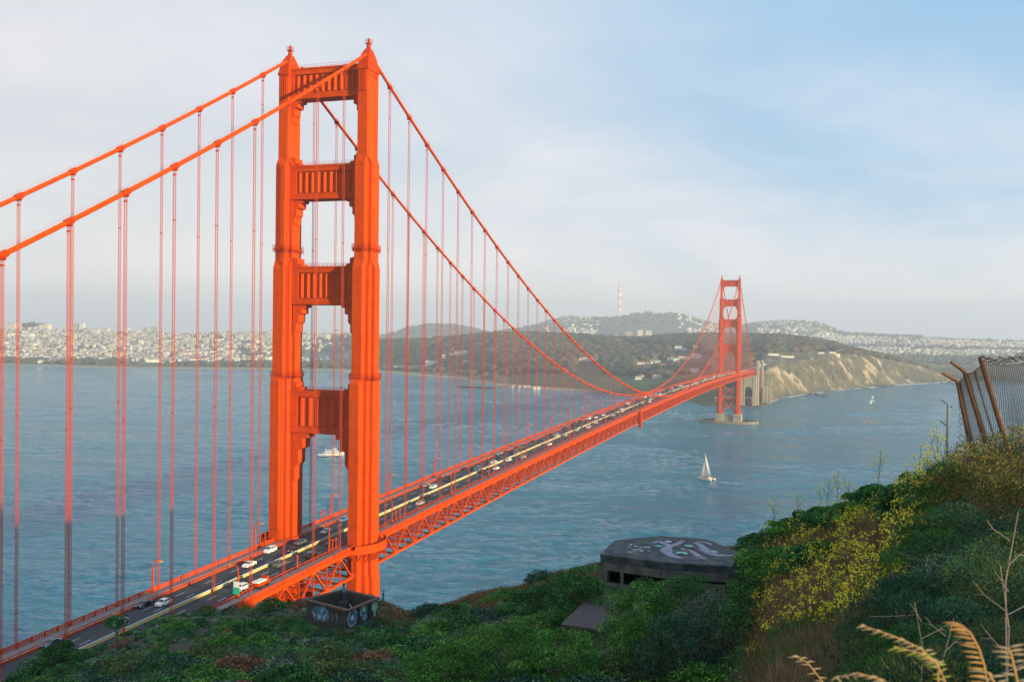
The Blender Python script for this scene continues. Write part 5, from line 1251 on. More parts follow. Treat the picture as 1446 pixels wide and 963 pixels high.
_lz = at_r(485.5, 848.5, 94.6)[2]-ZF; m = MB(); m.box((pl[0]-c2[0]-.45, pl[1]-c2[1]-.45, -2.34), (pl[0]-c2[0]+.45, pl[1]-c2[1]+.45, _lz)); m.build('ledge', INN, fr)
pp_ = gp(545.5, 123.5); person((pp_[0], pp_[1], pp_[2]-.02), -1.2, dict(kneeL=(.10,-.22,.52), ankL=(.11,-.02,.12), toeL=(.12,-.17,.06), elR=(-.22,-.10,1.18), wrR=(-.12,-.25,1.25), haR=(-.1,-.28,1.3)), 'person in dark clothes walking on the ridge right of the pit frame', [SKIN, SH2, DKT, BLACK], False)

# fence ----------------------------------------------------------------
RUSTP = mat('rusty_post', (.17,.075,.032), .8, 0, .45, 9, .004, 30, col2=(.10,.045,.03)); WIRE = mat('fence_wire', (.09,.065,.05), .6, .3)
fn = empty('chain_link_fence', gp(1400, 21), 'leaning rusty chain link fence on the right edge above the bushes', 'fence'); fo = np.array(fn.location)
def fpt(u, v, r): return at_r(u, v, r)-fo
posts = [((1352,538.5),(1330.2,526.7),(1368.5,622),24.0), ((1362,524),(1342.7,511),(1391,620),21.2), ((1386.5,511),(1383.5,505),(1418,616),18.8), ((1472,503),(1468,494),(1490,612),16.6)]
for (ut, vt), (ua, va), (ub, vb), r in posts:
    t = fpt(ut, vt, r); a = fpt(ua, va, r-.15); b = fpt(ub, vb, r); low = b+(b-t)*.75
    m = MB(); m.tube([low, b, t], .047, 8); m.tube([t, a], [.042,.03], 6); m.build('post', RUSTP, fn)
def net(T0, T1, B0, B1, wav, nw, amp, name='mesh_panel', cell=.062):
    """diamond wire net between two edges, hanging in shallow folds"""
    m = MB(); Lh = np.linalg.norm(T1-T0); Hh = np.linalg.norm(B0-T0); nrm_ = np.cross(T1-T0, B0-T0); nrm_ /= np.linalg.norm(nrm_)
    def S(s, t): return T0*(1-s)*(1-t)+T1*s*(1-t)+B0*(1-s)*t+B1*s*t + nrm_*amp*math.sin(s*nw*6.28+t*1.5)*(.3+t) + np.array([0,0,-.05*math.sin(math.pi*s)*(1-t)])
    a = cell*1.4/Lh; k = -int(Hh/Lh/a)-1; sl = Hh/Lh
    while k*a < 1:
        for dr in (1, -1):
            P = []
            for i in range(0, 13):
                t = i/12; s = k*a+t*sl if dr > 0 else 1-(k*a+t*sl)
                if 0 <= s <= 1: P.append(S(s, t))
            if len(P) > 1: m.tube(P, .0042, 3, cap=False)
        k += 1
    m.tube([S(s, 0) for s in np.linspace(0, 1, 12)], .007, 4)
    return m.build(name, WIRE, fn)
def low_(p): (ut, vt), (ua, va), (ub, vb), r = p; t = fpt(ut, vt, r); b = fpt(ub, vb, r); return t, b+(b-t)*.3
T = [low_(p) for p in posts]
for i in range(3): net(T[i][0]+np.array([0,0,-.05]), T[i+1][0]+np.array([0,0,-.05]), T[i][1], T[i+1][1], 0, (1.5, 2.5, 1.0)[i], (.06,.05,.05)[i])
net(fpt(1356, 545, 24.2), T[0][0]+np.array([0,0,-.1]), fpt(1347, 640, 24.4), T[0][1], 0, 2.5, .05, cell=.035)
m = MB()                                                # torn barbed wire along the top
for i in range(2, 3):
    a, b = T[i][0], T[i+1][0]
    for hh in (.02, .06, .09):
        P = [a+(b-a)*s+np.array([0, 0, hh+RNG.uniform(-.03, .03)-.12*math.sin(math.pi*s)*(1-s)]) for s in np.linspace(0, 1, 30)]; m.tube(P, .004, 3)
        for j in range(0, 29): p = P[j]; m.bar(p-np.array([.02,.01,.02]), p+np.array([.02,-.01,.025]), .006); m.bar(p-np.array([-.02,.01,.02]), p+np.array([-.02,.0,.025]), .006)
m.build('barbed_wire', WIRE, fn)
sg_ = gp(1339, 23.5); sp_ = empty('steel_post', sg_, 'thin grey steel post standing just left of the chain link fence', 'post'); tp = at_r(1339, 571, 23.5)-sg_
m = MB(); m.tube([(0,0,-.2), tuple(tp)], .03, 8); m.build('pole', STEEL_G, sp_)
m = MB(); t2 = at_r(1328, 564, 23.5)-sg_; t3 = at_r(1345, 576, 23.5)-sg_; m.tube([tuple(t2), tuple(t3)], .012, 5); t2 = at_r(1328, 594, 23.5)-sg_; t3 = at_r(1341, 605, 23.5)-sg_; m.tube([tuple(t2), tuple(t3)], .012, 5); m.build('bracket', WIRE, sp_)

# plants -----------------------------------------------------------------
LEAF = mat('leaves', (.05,.09,.03), .7, attr='Col', trans=.12, spec=.15)
BARK = mat('bark', (.16,.12,.09), .9, 0, .3, 8); TWIG = mat('dry_twig', (.34,.26,.20), .9, 0, .25, 10)
def leaf_quads(Pc, ax, nr_, ln, wd):
    """Pc centres (k,3), ax long axis, nr_ normal-ish, ln, wd arrays"""
    ax = ax/np.linalg.norm(ax, axis=1, keepdims=True); sd_ = np.cross(ax, nr_); sd_ /= np.maximum(np.linalg.norm(sd_, axis=1, keepdims=True), 1e-6)
    l_ = ax*ln[:, None]/2; w_ = sd_*wd[:, None]/2
    V = np.stack([Pc-l_, Pc+w_, Pc+l_, Pc-w_], 1).reshape(-1, 3); k = len(Pc)
    return V, np.arange(4*k).reshape(k, 4)
def unit(k): v = RNG.normal(size=(k, 3)); return v/np.linalg.norm(v, axis=1, keepdims=True)
def crown(R_, H_, lobes, nleaf, size, pal, elong=1.7, spiky=0.0, low=.05, dens=.18):
    """a shrub crown: leaves massed on many small lobes spread over a dome, origin at ground centre"""
    i_ = np.arange(lobes)+.5; sz_ = low+(1-low)*(i_/lobes); ph = np.arcsin(np.clip(sz_, -1, 1)); th_ = i_*2.39996+RNG.uniform(-.35, .35, lobes); rr_ = RNG.uniform(.74, 1.0, lobes)
    sp_l = math.sqrt(2*math.pi*(1-low)/lobes); lr = RNG.uniform(.42, .68, lobes)*sp_l*(R_*R_*H_)**(1/3); rr_ = rr_*(1-lr.mean()/max(R_, H_)*.5)
    LC_ = np.stack([R_*np.cos(th_)*np.cos(ph)*rr_, R_*np.sin(th_)*np.cos(ph)*rr_, H_*np.sin(ph)*rr_], -1)
    li = RNG.integers(0, lobes, nleaf); d = unit(nleaf); d[:, 2] = np.where(RNG.random(nleaf) < .85, np.abs(d[:, 2]), d[:, 2])
    rad__ = lr[li]*np.where(RNG.random(nleaf) < dens, RNG.uniform(.3, .85, nleaf), RNG.uniform(.85, 1.08, nleaf))
    P = LC_[li]+d*rad__[:, None]*np.array([1.15, 1.15, .8]); P[:, 2] = np.maximum(P[:, 2], -.1)
    ax = unit(nleaf)*(1-spiky)+(d+np.array([0, 0, .5]))*spiky*1.5
    ln = size*RNG.uniform(.7, 1.4, nleaf); V, F = leaf_quads(P, ax, d+unit(nleaf)*.7, ln, ln/elong)
    tint = (1+.9*(RNG.random((lobes, 1))-.5))*(1+np.array([.25, .0, .1])*(RNG.random((lobes, 3))-.5)); pal = np.array(pal)
    c = 1.38*pal[RNG.integers(0, len(pal), nleaf)]*tint[li]*(1+.5*(RNG.random((nleaf, 1))-.5)); return V, F, c
PAL = dict(bright=[(.055,.165,.028),(.11,.24,.035),(.026,.09,.018)], dark=[(.030,.105,.025),(.060,.17,.036),(.014,.055,.014)], sage=[(.075,.12,.075),(.12,.16,.11),(.035,.065,.04)], brown=[(.19,.085,.045),(.13,.06,.035),(.24,.13,.07)], olive=[(.07,.11,.03),(.11,.14,.04),(.05,.08,.02)], teal=[(.016,.065,.032),(.07,.125,.075),(.008,.032,.018),(.020,.075,.036)], deep=[(.010,.040,.024),(.016,.055,.034),(.022,.075,.045),(.012,.045,.020),(.07,.13,.095)], sunlit_gold=[(.26,.18,.045),(.03,.055,.018),(.018,.038,.012),(.05,.07,.02),(.12,.10,.03)])  # last set puts golden sunlight on the upper tips into the leaf colour
def shrub_proto(nm, R_, H_, lobes, nleaf, size, pal, **k):
    V, F, c = crown(R_, H_, lobes, nleaf, size, PAL[pal], **k); return np_mesh(nm, V, F, LEAF, c)
def twigs(R_, H_, n_, mat_, nm, rr_=.012):
    m = MB()
    for i in range(n_):
        a = RNG.uniform(0, 6.28); t = RNG.uniform(.4, .95); p = [0, 0, 0]; P = [(0, 0, -.1)]
        for k in range(1, 5): f = k/4; P.append((R_*t*math.cos(a)*f**1.3+RNG.uniform(-.05, .05)*R_, R_*t*math.sin(a)*f**1.3+RNG.uniform(-.05, .05)*R_, H_*(.95-t*.35)*f+RNG.uniform(-.03, .03)*H_))
        m.tube(P, [rr_*(1-.18*j) for j in range(5)], 5)
    return m.mesh(nm, mat_)
far_p = []
for kind, num in (('dark', 3), ('bright', 2), ('sage', 2), ('olive', 2), ('teal', 2), ('brown', 1)):
    for i in range(num): far_p.append((kind, shrub_proto('shrub_crown', 1, .78, 34, 2600, .085, kind)))
stem_m = twigs(.8, .6, 9, BARK, 'shrub_stem', .02)
WORD = dict(dark='dark green rounded shrub', bright='bright green leafy shrub', sage='grey-green sage shrub', olive='olive green shrub', teal='deep blue-green shrub', brown='dry reddish-brown shrub')
def region(u, r):
    if u < 200: return 'at the left end of the slope by the roadway'
    if u < 420: return 'on the slope under the lit roadway'
    if u < 560: return 'on the slope below the square pit frame'
    if u < 780: return 'on the slope between the pit frame and the bunker'
    return 'round the bunker and slab roof'
def put_shrub(kind, me, p, s, sz, label, group):
    r = empty('shrub', p, label, 'shrub', group, RNG.uniform(0, 6.28)); r.scale = (s, s*RNG.uniform(.85, 1.15), sz)
    link('crown', me, r); link('stem', stem_m, r); return r
cnt = 0; tries = 0
while cnt < 190 and tries < 4000:
    tries += 1
    u = RNG.uniform(-20, 1055); Rm = float(np.interp(u, RID[0], RID[2])); t = RNG.random(); r = 33*(Rm/33)**t
    if r > Rm*.985: continue
    vv = 466-e_of(723, 481)*0; p = gp(u, r)
    if 430 < u < 540 and 80 < r < 104: continue
    if 786 < u < 1050 and 43 < r < 76 and not (u > 930 and r < 56): continue
    nz_ = float(fbm(p[0]/9, p[1]/9, 3, 71)); 
    if nz_ > .28 and u > 540: continue
    w_ = dict(dark=4, bright=2.2, sage=2.4, olive=2.2, teal=3, brown=.45)
    if r < 52 and 560 < u < 1050: w_ = dict(dark=1.5, bright=7, sage=.8, olive=1, teal=1.5, brown=.3)
    ks = list(w_); k_ = ks[int(np.searchsorted(np.cumsum([w_[x] for x in ks])/sum(w_.values()), RNG.random()))]
    cand = [m_ for a, m_ in far_p if a == k_]; me = cand[int(RNG.integers(0, len(cand)))]
    s = RNG.uniform(.9, 2.3)*(1 if r > 45 else .7)
    put_shrub(k_, me, (p[0], p[1], p[2]-.12), s, s*RNG.uniform(.65, 1.0), WORD[k_]+' '+region(u, r), 'shrubs scattered over the near hillside'); cnt += 1
# named shrubs that stand out
def big_shrub(u, r, R_, H_, kind, nleaf, size, label, lobes=70, name='shrub', cat='shrub', drop=.1, vtop=None, **k):
    p = gp(u, r); p[2] -= drop; H_ = H_ if vtop is None else max(.35, (at_r(u, vtop, r)[2]-p[2])/1.0); size *= 1.25; e = empty(name, p, label, cat); V, F, c = crown(R_, H_, lobes, nleaf, size, PAL[kind], **k); link('crown', np_mesh('crown', V, F, LEAF, c), e)
    link('stem', twigs(R_*.9, H_*.85, 16, BARK, 'stem', .02*R_), e); return e
big_shrub(92, 124, 5.2, 4.6, 'dark', 26000, .16, 'large dark tree crown at the bottom left corner covering the road edge', 90, 'tree', 'tree', 1.5, vtop=906)
big_shrub(40, 122, 3.2, 2.6, 'dark', 9000, .15, 'smaller dark bush at the very bottom left below the yellow barrier', 40, drop=1.2, vtop=938)
big_shrub(720, 40, 2.6, 1.9, 'bright', 22000, .062, 'big bright green bush at the bottom, widest of those below the slab roof', 75, vtop=872)
big_shrub(640, 38, 1.8, 1.2, 'bright', 12000, .06, 'bright green bush at the bottom left of the widest green bush', 50, vtop=900)
big_shrub(800, 38, 2.2, 1.7, 'bright', 15000, .062, 'bright green bush straight below the slab roof at the bottom', 60, vtop=888)
big_shrub(912, 40, 1.5, 1.8, 'bright', 15000, .062, 'bright green bush right of the slab roof at the bottom', 60, vtop=864)
big_shrub(915, 49, 2.4, 1.5, 'bright', 15000, .07, 'green bush covering the lower right of the bunker opening', 60, vtop=815)
big_shrub(975, 50, 2.2, 1.5, 'dark', 13000, .07, 'dark green bush in front of the bunker wall, right of the opening', 55, vtop=808)
big_shrub(1020, 44, 2.4, 2.0, 'sage', 16000, .06, 'grey-green brush mound at the lower right of the bunker', 60, vtop=828)
big_shrub(960, 38, 1.8, 1.3, 'teal', 13000, .055, 'blue-green brush between the bunker and the bottom edge', 60, vtop=856)
big_shrub(660, 58, 1.6, 1.0, 'brown', 8000, .07, 'reddish-brown dry bush left above the bright green bushes', 60)
big_shrub(690, 62, 1.3, .9, 'brown', 6000, .07, 'second dry brown bush, touching the reddish-brown one on its right', 50)
big_shrub(826, 58, 1.9, 1.9, 'dark', 14000, .09, 'dark bush against the left end of the bunker', 50, vtop=797)
big_shrub(770, 70, 3.4, 1.8, 'dark', 15000, .10, 'dark bush on the skyline left of the bunker', 70)
for i, (u, r, s_, k_) in enumerate(((440, 83, 1.3, 'dark'), (462, 82, 1.1, 'teal'), (480, 82.5, 1.2, 'olive'), (498, 83, .9, 'sage'), (515, 83, 1.2, 'dark'), (532, 86, 1.3, 'teal'), (425, 88, 1.4, 'dark'), (545, 92, 1.2, 'olive'), (418, 94, 1.4, 'dark'))):
    p = gp(u, r); put_shrub(k_, [m_ for a, m_ in far_p if a == k_][0], (p[0], p[1], p[2]-.1), s_, s_*1.0, WORD[k_]+' hugging the base of the square pit frame', 'shrubs round the foot of the pit frame')
# small tree in front of the road
tp_ = gp(167, 118); base = at_r(167, 905, 118); tr_ = empty('small_tree', (tp_[0], tp_[1], tp_[2]), 'small tree on the slope edge standing out against the shaded roadway', 'tree')
topz = at_r(167, 868, 118)[2]-tp_[2]; m = MB(); m.tube([(0,0,-.3),(.1,0,topz*.45),(.05,.1,topz*.8)], [.16,.11,.05], 7); m.tube([(.1,0,topz*.45),(.7,.2,topz*.75)], [.07,.03], 5); m.tube([(.1,0,topz*.4),(-.6,.1,topz*.7)], [.07,.03], 5); m.build('trunk', BARK, tr_)
V, F, c = crown(1.35, 1.05, 26, 3200, .13, PAL['dark'], low=-.6); V[:, 2] += topz-1.05; link('crown', np_mesh('crown', V, F, LEAF, c), tr_)

# merged low scrub that covers the whole slope
def merged(name, pts, scale, leafsize, pals, nleaf, label, flat=.7, mat_=LEAF, elong=1.7):
    Vs = []; Fs = []; Cs = []; o = 0; protos = []
    for i in range(10):
        V, F, c = crown(1, flat, 9, nleaf, 1.0, np.ones((1, 3)), low=.0, elong=elong); protos.append((V, F, c))
    for p, s, ls_, pal in zip(pts, scale, leafsize, pals):
        V, F, c = protos[int(RNG.integers(0, 10))]; k = len(F)
        cen = V.reshape(k, 4, 3).mean(1, keepdims=True); a = RNG.uniform(0, 6.28); ca_, sa_ = math.cos(a), math.sin(a); M_ = np.array([[ca_, sa_, 0], [-sa_, ca_, 0], [0, 0, 1]])
        W = (cen*s+(V.reshape(k, 4, 3)-cen)*ls_)@M_ + p; Vs.append(W.reshape(-1, 3)); Fs.append(F+o); o += 4*k
        pp2 = np.array(PAL[pal]); Cs.append(c*pp2[int(RNG.integers(0, len(pp2)))]*RNG.uniform(.75, 1.3))
    return tag(link(name, np_mesh(name, np.concatenate(Vs), np.concatenate(Fs), mat_, np.concatenate(Cs))), label, kind='stuff')
n = 6500; u = RNG.uniform(-60, 1075, n); Rm = np.interp(u, RID[0], RID[2]); t = RNG.random(n); r = 27*(Rm*1.12/27)**(t**.9)
a = np.interp(u, _US, _AZ); X = CAM[0]+r*np.sin(a); Y = CAM[1]+r*np.cos(a); Zg = ground_z(X, Y)
brn = fbm(X/9, Y/9, 3, 71); keep = ~((u > 436) & (u < 532) & (r > 87) & (r < 98)) & ~((u > 846) & (u < 1046) & (r > 60) & (r < 73)) & ~((u > 788) & (u < 895) & (r > 50.5) & (r < 61)) & ~((brn > .34) & (u > 540) & (u < 840)) & ~((u > 560) & (u < 770) & (r > Rm*.86) & (RNG.random(n) < .8))
X, Y, Zg, r, u, brn = X[keep], Y[keep], Zg[keep], r[keep], u[keep], brn[keep]; pk = np.array(['dark','teal','sage','bright','olive','sage'])
pals = [pk[min(5, int(abs(q)*9+RNG.integers(0, 3)))] if RNG.random() < .8 else 'dark' for q in fbm(X/14, Y/14, 2, 5)]
merged('scrub', np.stack([X, Y, Zg-.08], -1), RNG.uniform(.3, .8, len(X)), .0013*r+.03, pals, 110, 'low mixed scrub covering the near hillside')
# grass and flowers ------------------------------------------------------------
def blades(name, X, Y, hgt, wid, cols, label, lean=.35, mat_=LEAF):
    k = len(X); Z_ = ground_z(X, Y)-.03; a = RNG.uniform(0, 6.28, k); dx_ = np.cos(a)*wid/2; dy_ = np.sin(a)*wid/2
    l1 = RNG.normal(size=(k, 2))*lean*hgt[:, None]; b = np.stack([X, Y, Z_], -1); w_ = np.stack([dx_, dy_, 0*dx_], -1)
    mid = b+np.stack([l1[:, 0]*.3, l1[:, 1]*.3, hgt*.55], -1); tp_ = b+np.stack([l1[:, 0], l1[:, 1], hgt], -1)
    V = np.stack([b-w_, b+w_, mid+w_*.8, mid-w_*.8, tp_], 1).reshape(-1, 3); i0 = np.arange(k)*5
    F = np.concatenate([np.stack([i0, i0+1, i0+2, i0+3], -1), np.stack([i0+3, i0+2, i0+4, i0+4], -1)]);
    F3 = np.concatenate([np.stack([i0, i0+1, i0+2], -1), np.stack([i0, i0+2, i0+3], -1), np.stack([i0+3, i0+2, i0+4], -1)])
    return tag(link(name, np_mesh(name, V, F3, mat_, np.concatenate([cols]*3))), label, kind='stuff')
def pick(pal, k): pal = np.array(pal); return pal[RNG.integers(0, len(pal), k)]*(1+.4*(RNG.random((k, 1))-.5))
n = 90000; u = RNG.uniform(520, 1085, n); Rm = np.interp(u, RID[0], RID[2]); r = Rm*RNG.uniform(.40, 1.03, n)**.7; a = np.interp(u, _US, _AZ); X = CAM[0]+r*np.sin(a); Y = CAM[1]+r*np.cos(a)
brn = fbm(X/9, Y/9, 3, 71); keep = ((brn > .30) | (r > Rm*.86) | ((u > 795) & (u < 850) & (r > 56))) & ~((u > 846) & (u < 1046) & (r > 60) & (r < 72)) & ~((u > 790) & (u < 893) & (r > 51) & (r < 60)); X, Y, r = X[keep], Y[keep], r[keep]; k = len(X)
blades('dry_grass', X, Y, RNG.uniform(.25, .6, k), .0007*r+.008, pick([(.24,.12,.055),(.30,.17,.08),(.16,.085,.045),(.20,.15,.06)], k), 'dry brown grass on the ridge and between the shrubs')
n = 60000; u = RNG.uniform(930, 1095, n); r = 27*(1.7)**RNG.random(n); a = np.interp(u, _US, _AZ); X = CAM[0]+r*np.sin(a); Y = CAM[1]+r*np.cos(a)
kk = (u > 1085-(r*0)-75*np.clip((46-r)/14, 0, 1)-30*fbm(X/2, Y/2, 3, 9)); X, Y, r = X[kk], Y[kk], r[kk]; k = len(X)
blades('slope_grass', X, Y, RNG.uniform(.25, .7, k), .0007*r+.004, pick([(.26,.16,.08),(.34,.24,.12),(.08,.17,.035),(.06,.13,.03),(.30,.14,.08)], k), 'tan and green grass at the foot of the flower slope')
n = 170000; u = RNG.uniform(1035, 1480, n); Rm = np.interp(u, RID[0], RID[2]); r = 3.2*(Rm*1.04/3.2)**(RNG.random(n)**.75); a = np.interp(u, _US, _AZ); X = CAM[0]+r*np.sin(a); Y = CAM[1]+r*np.cos(a)
gb = fbm(X/1.6, Y/1.6, 3, 81)+fbm(X/5, Y/5, 2, 82)*.6; kk = ((r < 30) | (RNG.random(n) < .5)) & ~((u > 1235) & (r < 14.5) & (RNG.random(n) < .88)) & ~((u > 1330) & (RNG.random(n) < .6)); X, Y, r, gb = X[kk], Y[kk], r[kk], gb[kk]; k = len(X)
cols = np.where((gb > -.02)[:, None], pick([(.22,.115,.07),(.30,.19,.10),(.17,.08,.055),(.34,.25,.13)], k), pick([(.05,.13,.025),(.08,.17,.03),(.04,.09,.02),(.12,.16,.04)], k))
blades('grass', X, Y, RNG.uniform(.18, .55, k)*np.clip(r/10, .45, 1), .0007*r+.0022, cols, 'mixed green and reddish dry grass on the flower slope')
# leafy green mounds of the flower slope skyline
for i, (u, r, R_, H_, kd, lb) in enumerate(((1105, 34, 1.5, 1.1, 'dark', 'leftmost'), (1145, 33, 1.4, 1.2, 'bright', 'second from the left'), (1165, 31, 1.2, 1.25, 'dark', 'highest knobbly'), (1200, 29, 1.4, .9, 'dark', 'middle'), (1240, 27, 1.3, .95, 'bright', 'second from the right'), (1275, 24, 1.2, 1.0, 'dark', 'right'), (1080, 30, 1.2, .7, 'dark', 'lowest left'), (1120, 27, 1.5, .7, 'bright', 'lower front'), (1170, 24, 1.2, .5, 'dark', 'small low front'), (1300, 20, .8, .7, 'dark', 'rightmost, next to the fence bush'))):
    big_shrub(u, r, R_, H_, kd, 12000, .05, lb+' green leafy mound on the skyline of the flower slope', 55, drop=.15, vtop=(752,734,722,728,712,693,778,776,768,672)[i])
PETAL = mat('petal_yellow', (.92,.80,.03), .5, trans=.35); STEMG = mat('green_stem', (.10,.17,.05), .6)
def mustard(hh, nbr, nf):
    ms = MB(); fp = []
    lean = RNG.normal(size=2)*.12; top = (lean[0]*hh, lean[1]*hh, hh); ms.tube([(0,0,-.05),(lean[0]*hh*.4, lean[1]*hh*.4, hh*.5), top], [.008,.006,.003], 4); fp.append(top)
    for b in range(nbr):
        t = RNG.uniform(.35, .9); a = RNG.uniform(0, 6.28); p = np.array(top)*t; q = p+np.array([math.cos(a)*.28*hh*(1.1-t), math.sin(a)*.28*hh*(1.1-t), .30*hh*(1.15-t)+.05]); ms.tube([p, (p+q)/2+np.array([0,0,-.015]), q], [.005,.004,.0025], 3); fp.append(q)
    P = []; 
    for f in fp:
        k = int(nf*RNG.uniform(.5, 1.4)); P.append(np.array(f)+RNG.normal(size=(k, 3))*np.array([.028, .028, .03]))
    P = np.concatenate(P); k = len(P); V, F = leaf_quads(P, unit(k), unit(k), np.full(k, .030), np.full(k, .026))
    return ms.mesh('mustard_stem', STEMG), np_mesh('mustard_flower', V, F, PETAL)
mp = [mustard(h_, b_, 8) for h_, b_ in ((.7, 5), (.95, 7), (.55, 4), (1.2, 8), (.8, 6))]
def put_mustard(i, u, r, label, group, s=1.0):
    p = gp(u, r); e = empty('mustard_plant', p, label, 'mustard plant', group, RNG.uniform(0, 6.28)); e.scale = (s, s, s); link('stem', mp[i][0], e); link('flower', mp[i][1], e)
for i in range(170):
    u = RNG.uniform(1066, 1335); Rm = float(np.interp(u, RID[0], RID[2])); r = Rm*RNG.uniform(.42, 1.0)
    if u > 1180 and r < 12: continue
    put_mustard(int(RNG.integers(0, 5)), u, r, 'yellow-flowered mustard plant on the grassy slope right of the bunker', 'mustard plants on the flower slope', RNG.uniform(.8, 1.15))
put_mustard(3, 1098, 33, 'tall lone mustard plant standing against the water above the slope\'s left end', None, 1.5)
for i, (u, r, lb) in enumerate(((1170, 31, 'left'), (1186, 30, 'right'), (1243, 26, 'tallest, farthest right'))): put_mustard(3, u, r, lb+' of three thin mustard plants standing out against the water', None, 1.25)
for i, (u, r) in enumerate(((1300, 21), (1318, 19), (1425, 13), (1440, 12.4), (1406, 14))): put_mustard(1, u, r, ['mustard sprig on the skyline left of the dark juniper-like bush', 'mustard sprig just left of the steel post', 'sunlit mustard sprig over the bush by the fence', 'sunlit mustard sprig at the right edge by the fence', 'sunlit mustard sprig behind the bush under the rusty posts'][i], None, 1.2)

P = []
for i in range(420):      # loose blossom over the green mounds
    u = RNG.uniform(1066, 1335); Rm = float(np.interp(u, RID[0], RID[2])); r = Rm*RNG.uniform(.5, 1.02); p = gp(u, r)
    P.append(p[None]+np.array([0, 0, RNG.uniform(.35, 1.0)])+RNG.normal(size=(5, 3))*.028)
P = np.concatenate(P); k = len(P); V, F = leaf_quads(P, unit(k), unit(k), np.full(k, .038), np.full(k, .032)); tag(link('blossom', np_mesh('blossom', V, F, PETAL)), 'loose yellow blossom over the flower slope', kind='stuff')
# the big dark brush at the right
RS = [(1385, 13.0, 1.15, 605, 'sunlit_gold', 'topmost brush with sun-gilded tips right below the fence'),
    (1440, 12.0, 1.1, 598, 'sunlit_gold', 'sunlit brown-green brush at the right edge under the fence'),
    (1335, 13.0, .75, 640, 'dark', 'dark feathery brush reaching left against the water under the steel post'),
    (1330, 11.2, .9, 700, 'dark', 'dark brush in the middle of the right side below the feathery one'),
    (1395, 10.0, 1.0, 690, 'teal', 'dark brush with bare twigs in the centre of the right-hand thicket'),
    (1450, 9.0, 1.0, 705, 'teal', 'dark brush at the right edge in mid thicket'),
    (1265, 8.6, .75, 800, 'teal', 'low blue-green brush at the left foot of the thicket'),
    (1320, 8.0, .8, 775, 'teal', 'blue-green brush with pale tips in the lower thicket'),
    (1385, 7.4, .8, 755, 'teal', 'brush behind the orange grass plume'),
    (1440, 6.6, .75, 765, 'olive', 'olive brush in the lower right corner'),
    (1300, 6.4, .65, 850, 'dark', 'dark low brush near the bottom behind the pale seed heads'),
    (1360, 5.8, .6, 848, 'teal', 'lowest brush at the bottom right behind the orange plume')]
for u, r, R_, vt_, kd, lb in RS: big_shrub(u, r, R_*.62, 1, kd, 26000, .0014*r+.004, lb, 22, 'brush', 'brush', .05, vtop=vt_, elong=3.0, spiky=.5)
bp4 = []
for k_, (pl_, R_, H_) in enumerate((('teal', .42, .62), ('dark', .5, .75), ('sage', .36, .55), ('olive', .45, .6), ('teal', .55, .6), ('sunlit_gold', .45, .65))):
    V, F, c = crown(R_, H_, 16, 11000, .016, PAL[pl_], elong=3.0, spiky=.5); bp4.append((np_mesh('brush_crown', V, F, LEAF, c), twigs(R_*.9, H_*.9, 9, BARK, 'brush_stem', .012)))
PTS = []
for i in range(900):
    u = RNG.uniform(1215, 1500); r = RNG.uniform(4.4, 15.5); p = gp(u, r)
    if u < 1215+ (r-4.4)*9 or len(PTS) > 62: continue
    if all(math.hypot(p[0]-q_[0], p[1]-q_[1]) > .78 for q_ in PTS):
        PTS.append(p); k_ = int(RNG.integers(0, 5)) if r < 12 else (5 if RNG.random() < .7 else 3)
        e = empty('brush', p, 'dark blue-green brush clump in the right-hand thicket' if k_ in (0, 1, 2, 4) else ('olive brush clump in the right-hand thicket' if k_ == 3 else 'brush clump near the fence, sun gold painted in its leaves'), 'brush', 'brush clumps of the right-hand thicket', RNG.uniform(0, 6.28))
        s = RNG.uniform(.8, 1.35); e.scale = (s, s, s*RNG.uniform(.85, 1.35)); link('crown', bp4[k_][0], e); link('stem', bp4[k_][1], e)
def dead_stem(u, r, vt, label, side):
    p = gp(u, r); h_ = at_r(u, vt, r)[2]-p[2]; e = empty('dead_stem', p, label, 'dry stem'); m = MB(); k = .10*side
    m.tube([(0,0,-.1),(k*.2,0,h_*.5),(k*.1,.02,h_*.8),(k*.5,0,h_)], [.005,.004,.003,.0015], 6); m.build('stem', TWIG, e); m = MB()
    for t, dx_, dz_ in ((.55,.16,.10),(.72,-.12,.12),(.85,.10,.09),(.92,-.07,.08)): 
        m.tube([(k*.2*t, 0, h_*t), (dx_*.6, .02, h_*t+dz_*.5), (dx_, 0, h_*t+dz_)], [.0022,.0018,.001], 5); m.tube([(dx_*.6, .02, h_*t+dz_*.5), (dx_*.9, .05, h_*t+dz_*.4)], [.002,.001], 4)
    m.build('twig', TWIG, e)
dead_stem(1424, 4.6, 722, 'tall pale dry stem forking at the top on the right side', 1); dead_stem(1315, 4.8, 852, 'thin grey dry stem left of the orange grass plume', -1); dead_stem(1337, 4.8, 872, 'short grey dry stem just left of the orange grass plume', 1); dead_stem(1438, 4.4, 800, 'thin dry stem at the right edge beside the tall forked one', -1)
m = MB()
for i in range(60):
    u = RNG.uniform(1290, 1446); r = RNG.uniform(7, 12); p = gp(u, r)+np.array([0, 0, RNG.uniform(.5, 1.1)]); d_ = unit(1)[0]*RNG.uniform(.15, .4); d_[2] *= .4
    q_ = p+d_; m.tube([p, p+d_*.5+unit(1)[0]*.03, q_], [.004,.003,.002], 5); m.tube([p+d_*.5, p+d_*.5+unit(1)[0]*.12], [.003,.001], 4)
tag(m.build('bare_twigs', TWIG), 'tangle of bare pale twigs sticking out of the right-hand thicket', kind='stuff')
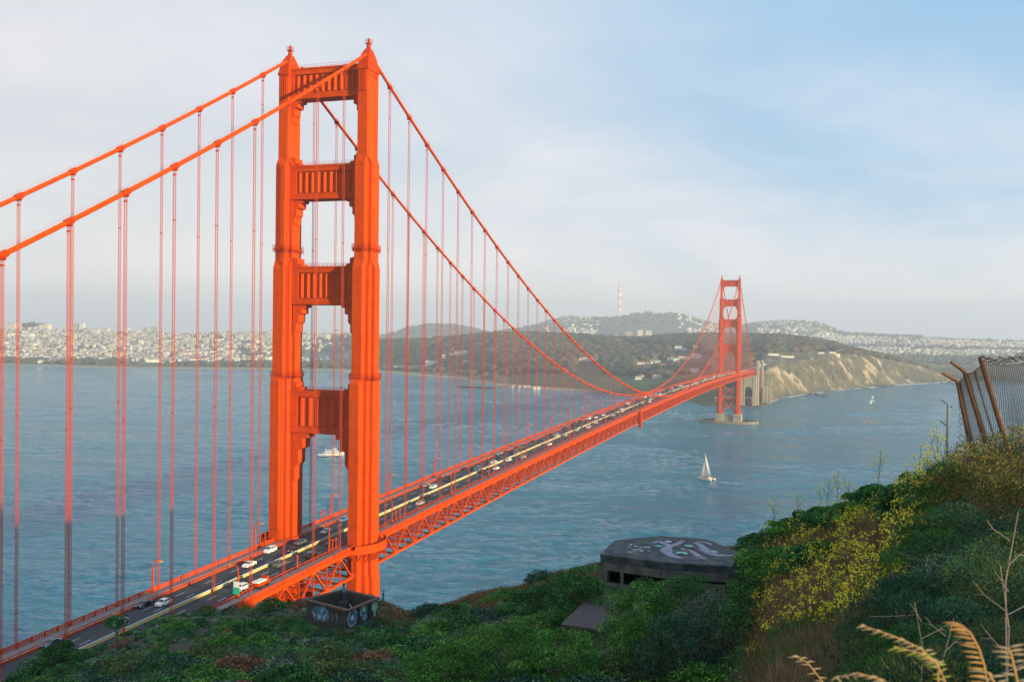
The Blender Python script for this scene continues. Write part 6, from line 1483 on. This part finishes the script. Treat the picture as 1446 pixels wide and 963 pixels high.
# grass seed heads close to the camera
STRAW = mat('straw', (.60,.34,.12), .7, trans=.35); STRAWP = mat('pale_straw', (.42,.34,.22), .7, trans=.35); STRAWG = mat('green_straw', (.36,.38,.08), .7, trans=.35)
def seed_head(pix, r, n_, mm, label, ln=.028, two=False, bend=1):
    P = [at_r(u, v, r) for u, v in pix]; g_ = gp(pix[0][0], r); o_ = P[0].copy(); o_[2] = min(g_[2], P[0][2]-.05)
    e = empty('grass_seed_head', o_, label, 'grass seed head'); pts = [np.array([0,0,-.02])]+[p-o_ for p in P]
    m = MB(); m.tube([tuple(p) for p in pts], [.0022]+[.0018]*(len(P)-1)+[.0008], 5); m.build('stem', STRAW, e)
    m = MB(); D = [p-o_ for p in P]; seg = np.linspace(0, len(D)-1.001, n_)
    for j, s in enumerate(seg):
        i = int(s); f = s-i; p = D[i]*(1-f)+D[i+1]*f; ax = D[i+1]-D[i]; ax = ax/np.linalg.norm(ax); sd = -RT if (j % 2 == 0 or not two) else RT
        d_ = ax*.45+sd*.85*bend+np.array([0,0,-.25])+unit(1)[0]*.15; d_ /= np.linalg.norm(d_); L_ = ln*RNG.uniform(.8, 1.2)
        L_ *= 1.15; m.tube([p, p+d_*L_*.3, p+d_*L_*.6+np.array([0,0,-.001]), p+d_*L_+np.array([0,0,-.003])], [.0005, .0019, .0016, .0002], 5)
    m.build('spikelets', mm, e)
seed_head([(1396,975),(1390,940),(1382,915),(1370,893),(1357,881)], 1.9, 15, STRAW, 'big orange drooping grass plume near the bottom right', .026)
seed_head([(1325,940),(1300,915),(1262,898),(1215,882)], 2.0, 26, STRAWP, 'pale grass seed head arching left, upper one of the pair', .016, True)
seed_head([(1334,960),(1322,936),(1300,922),(1262,912)], 1.9, 18, STRAWG, 'yellow-green seed head just under the pale arching one', .017, True)
seed_head([(1262,975),(1240,958),(1210,950),(1180,955)], 1.9, 16, STRAWP, 'pale seed head lying along the bottom edge', .016, True)
seed_head([(1440,985),(1434,950),(1428,925),(1424,914)], 1.8, 14, STRAWP, 'pale seed head in the bottom right corner', .024, True)
seed_head([(1408,985),(1405,965),(1396,950),(1383,945)], 1.9, 10, STRAWP, 'small pale seed head at the foot of the orange plume', .022, True)
seed_head([(1172,985),(1160,960),(1140,935),(1120,925)], 2.6, 14, STRAWP, 'thin pale seed head at the bottom left of the grass slope', .022, True)
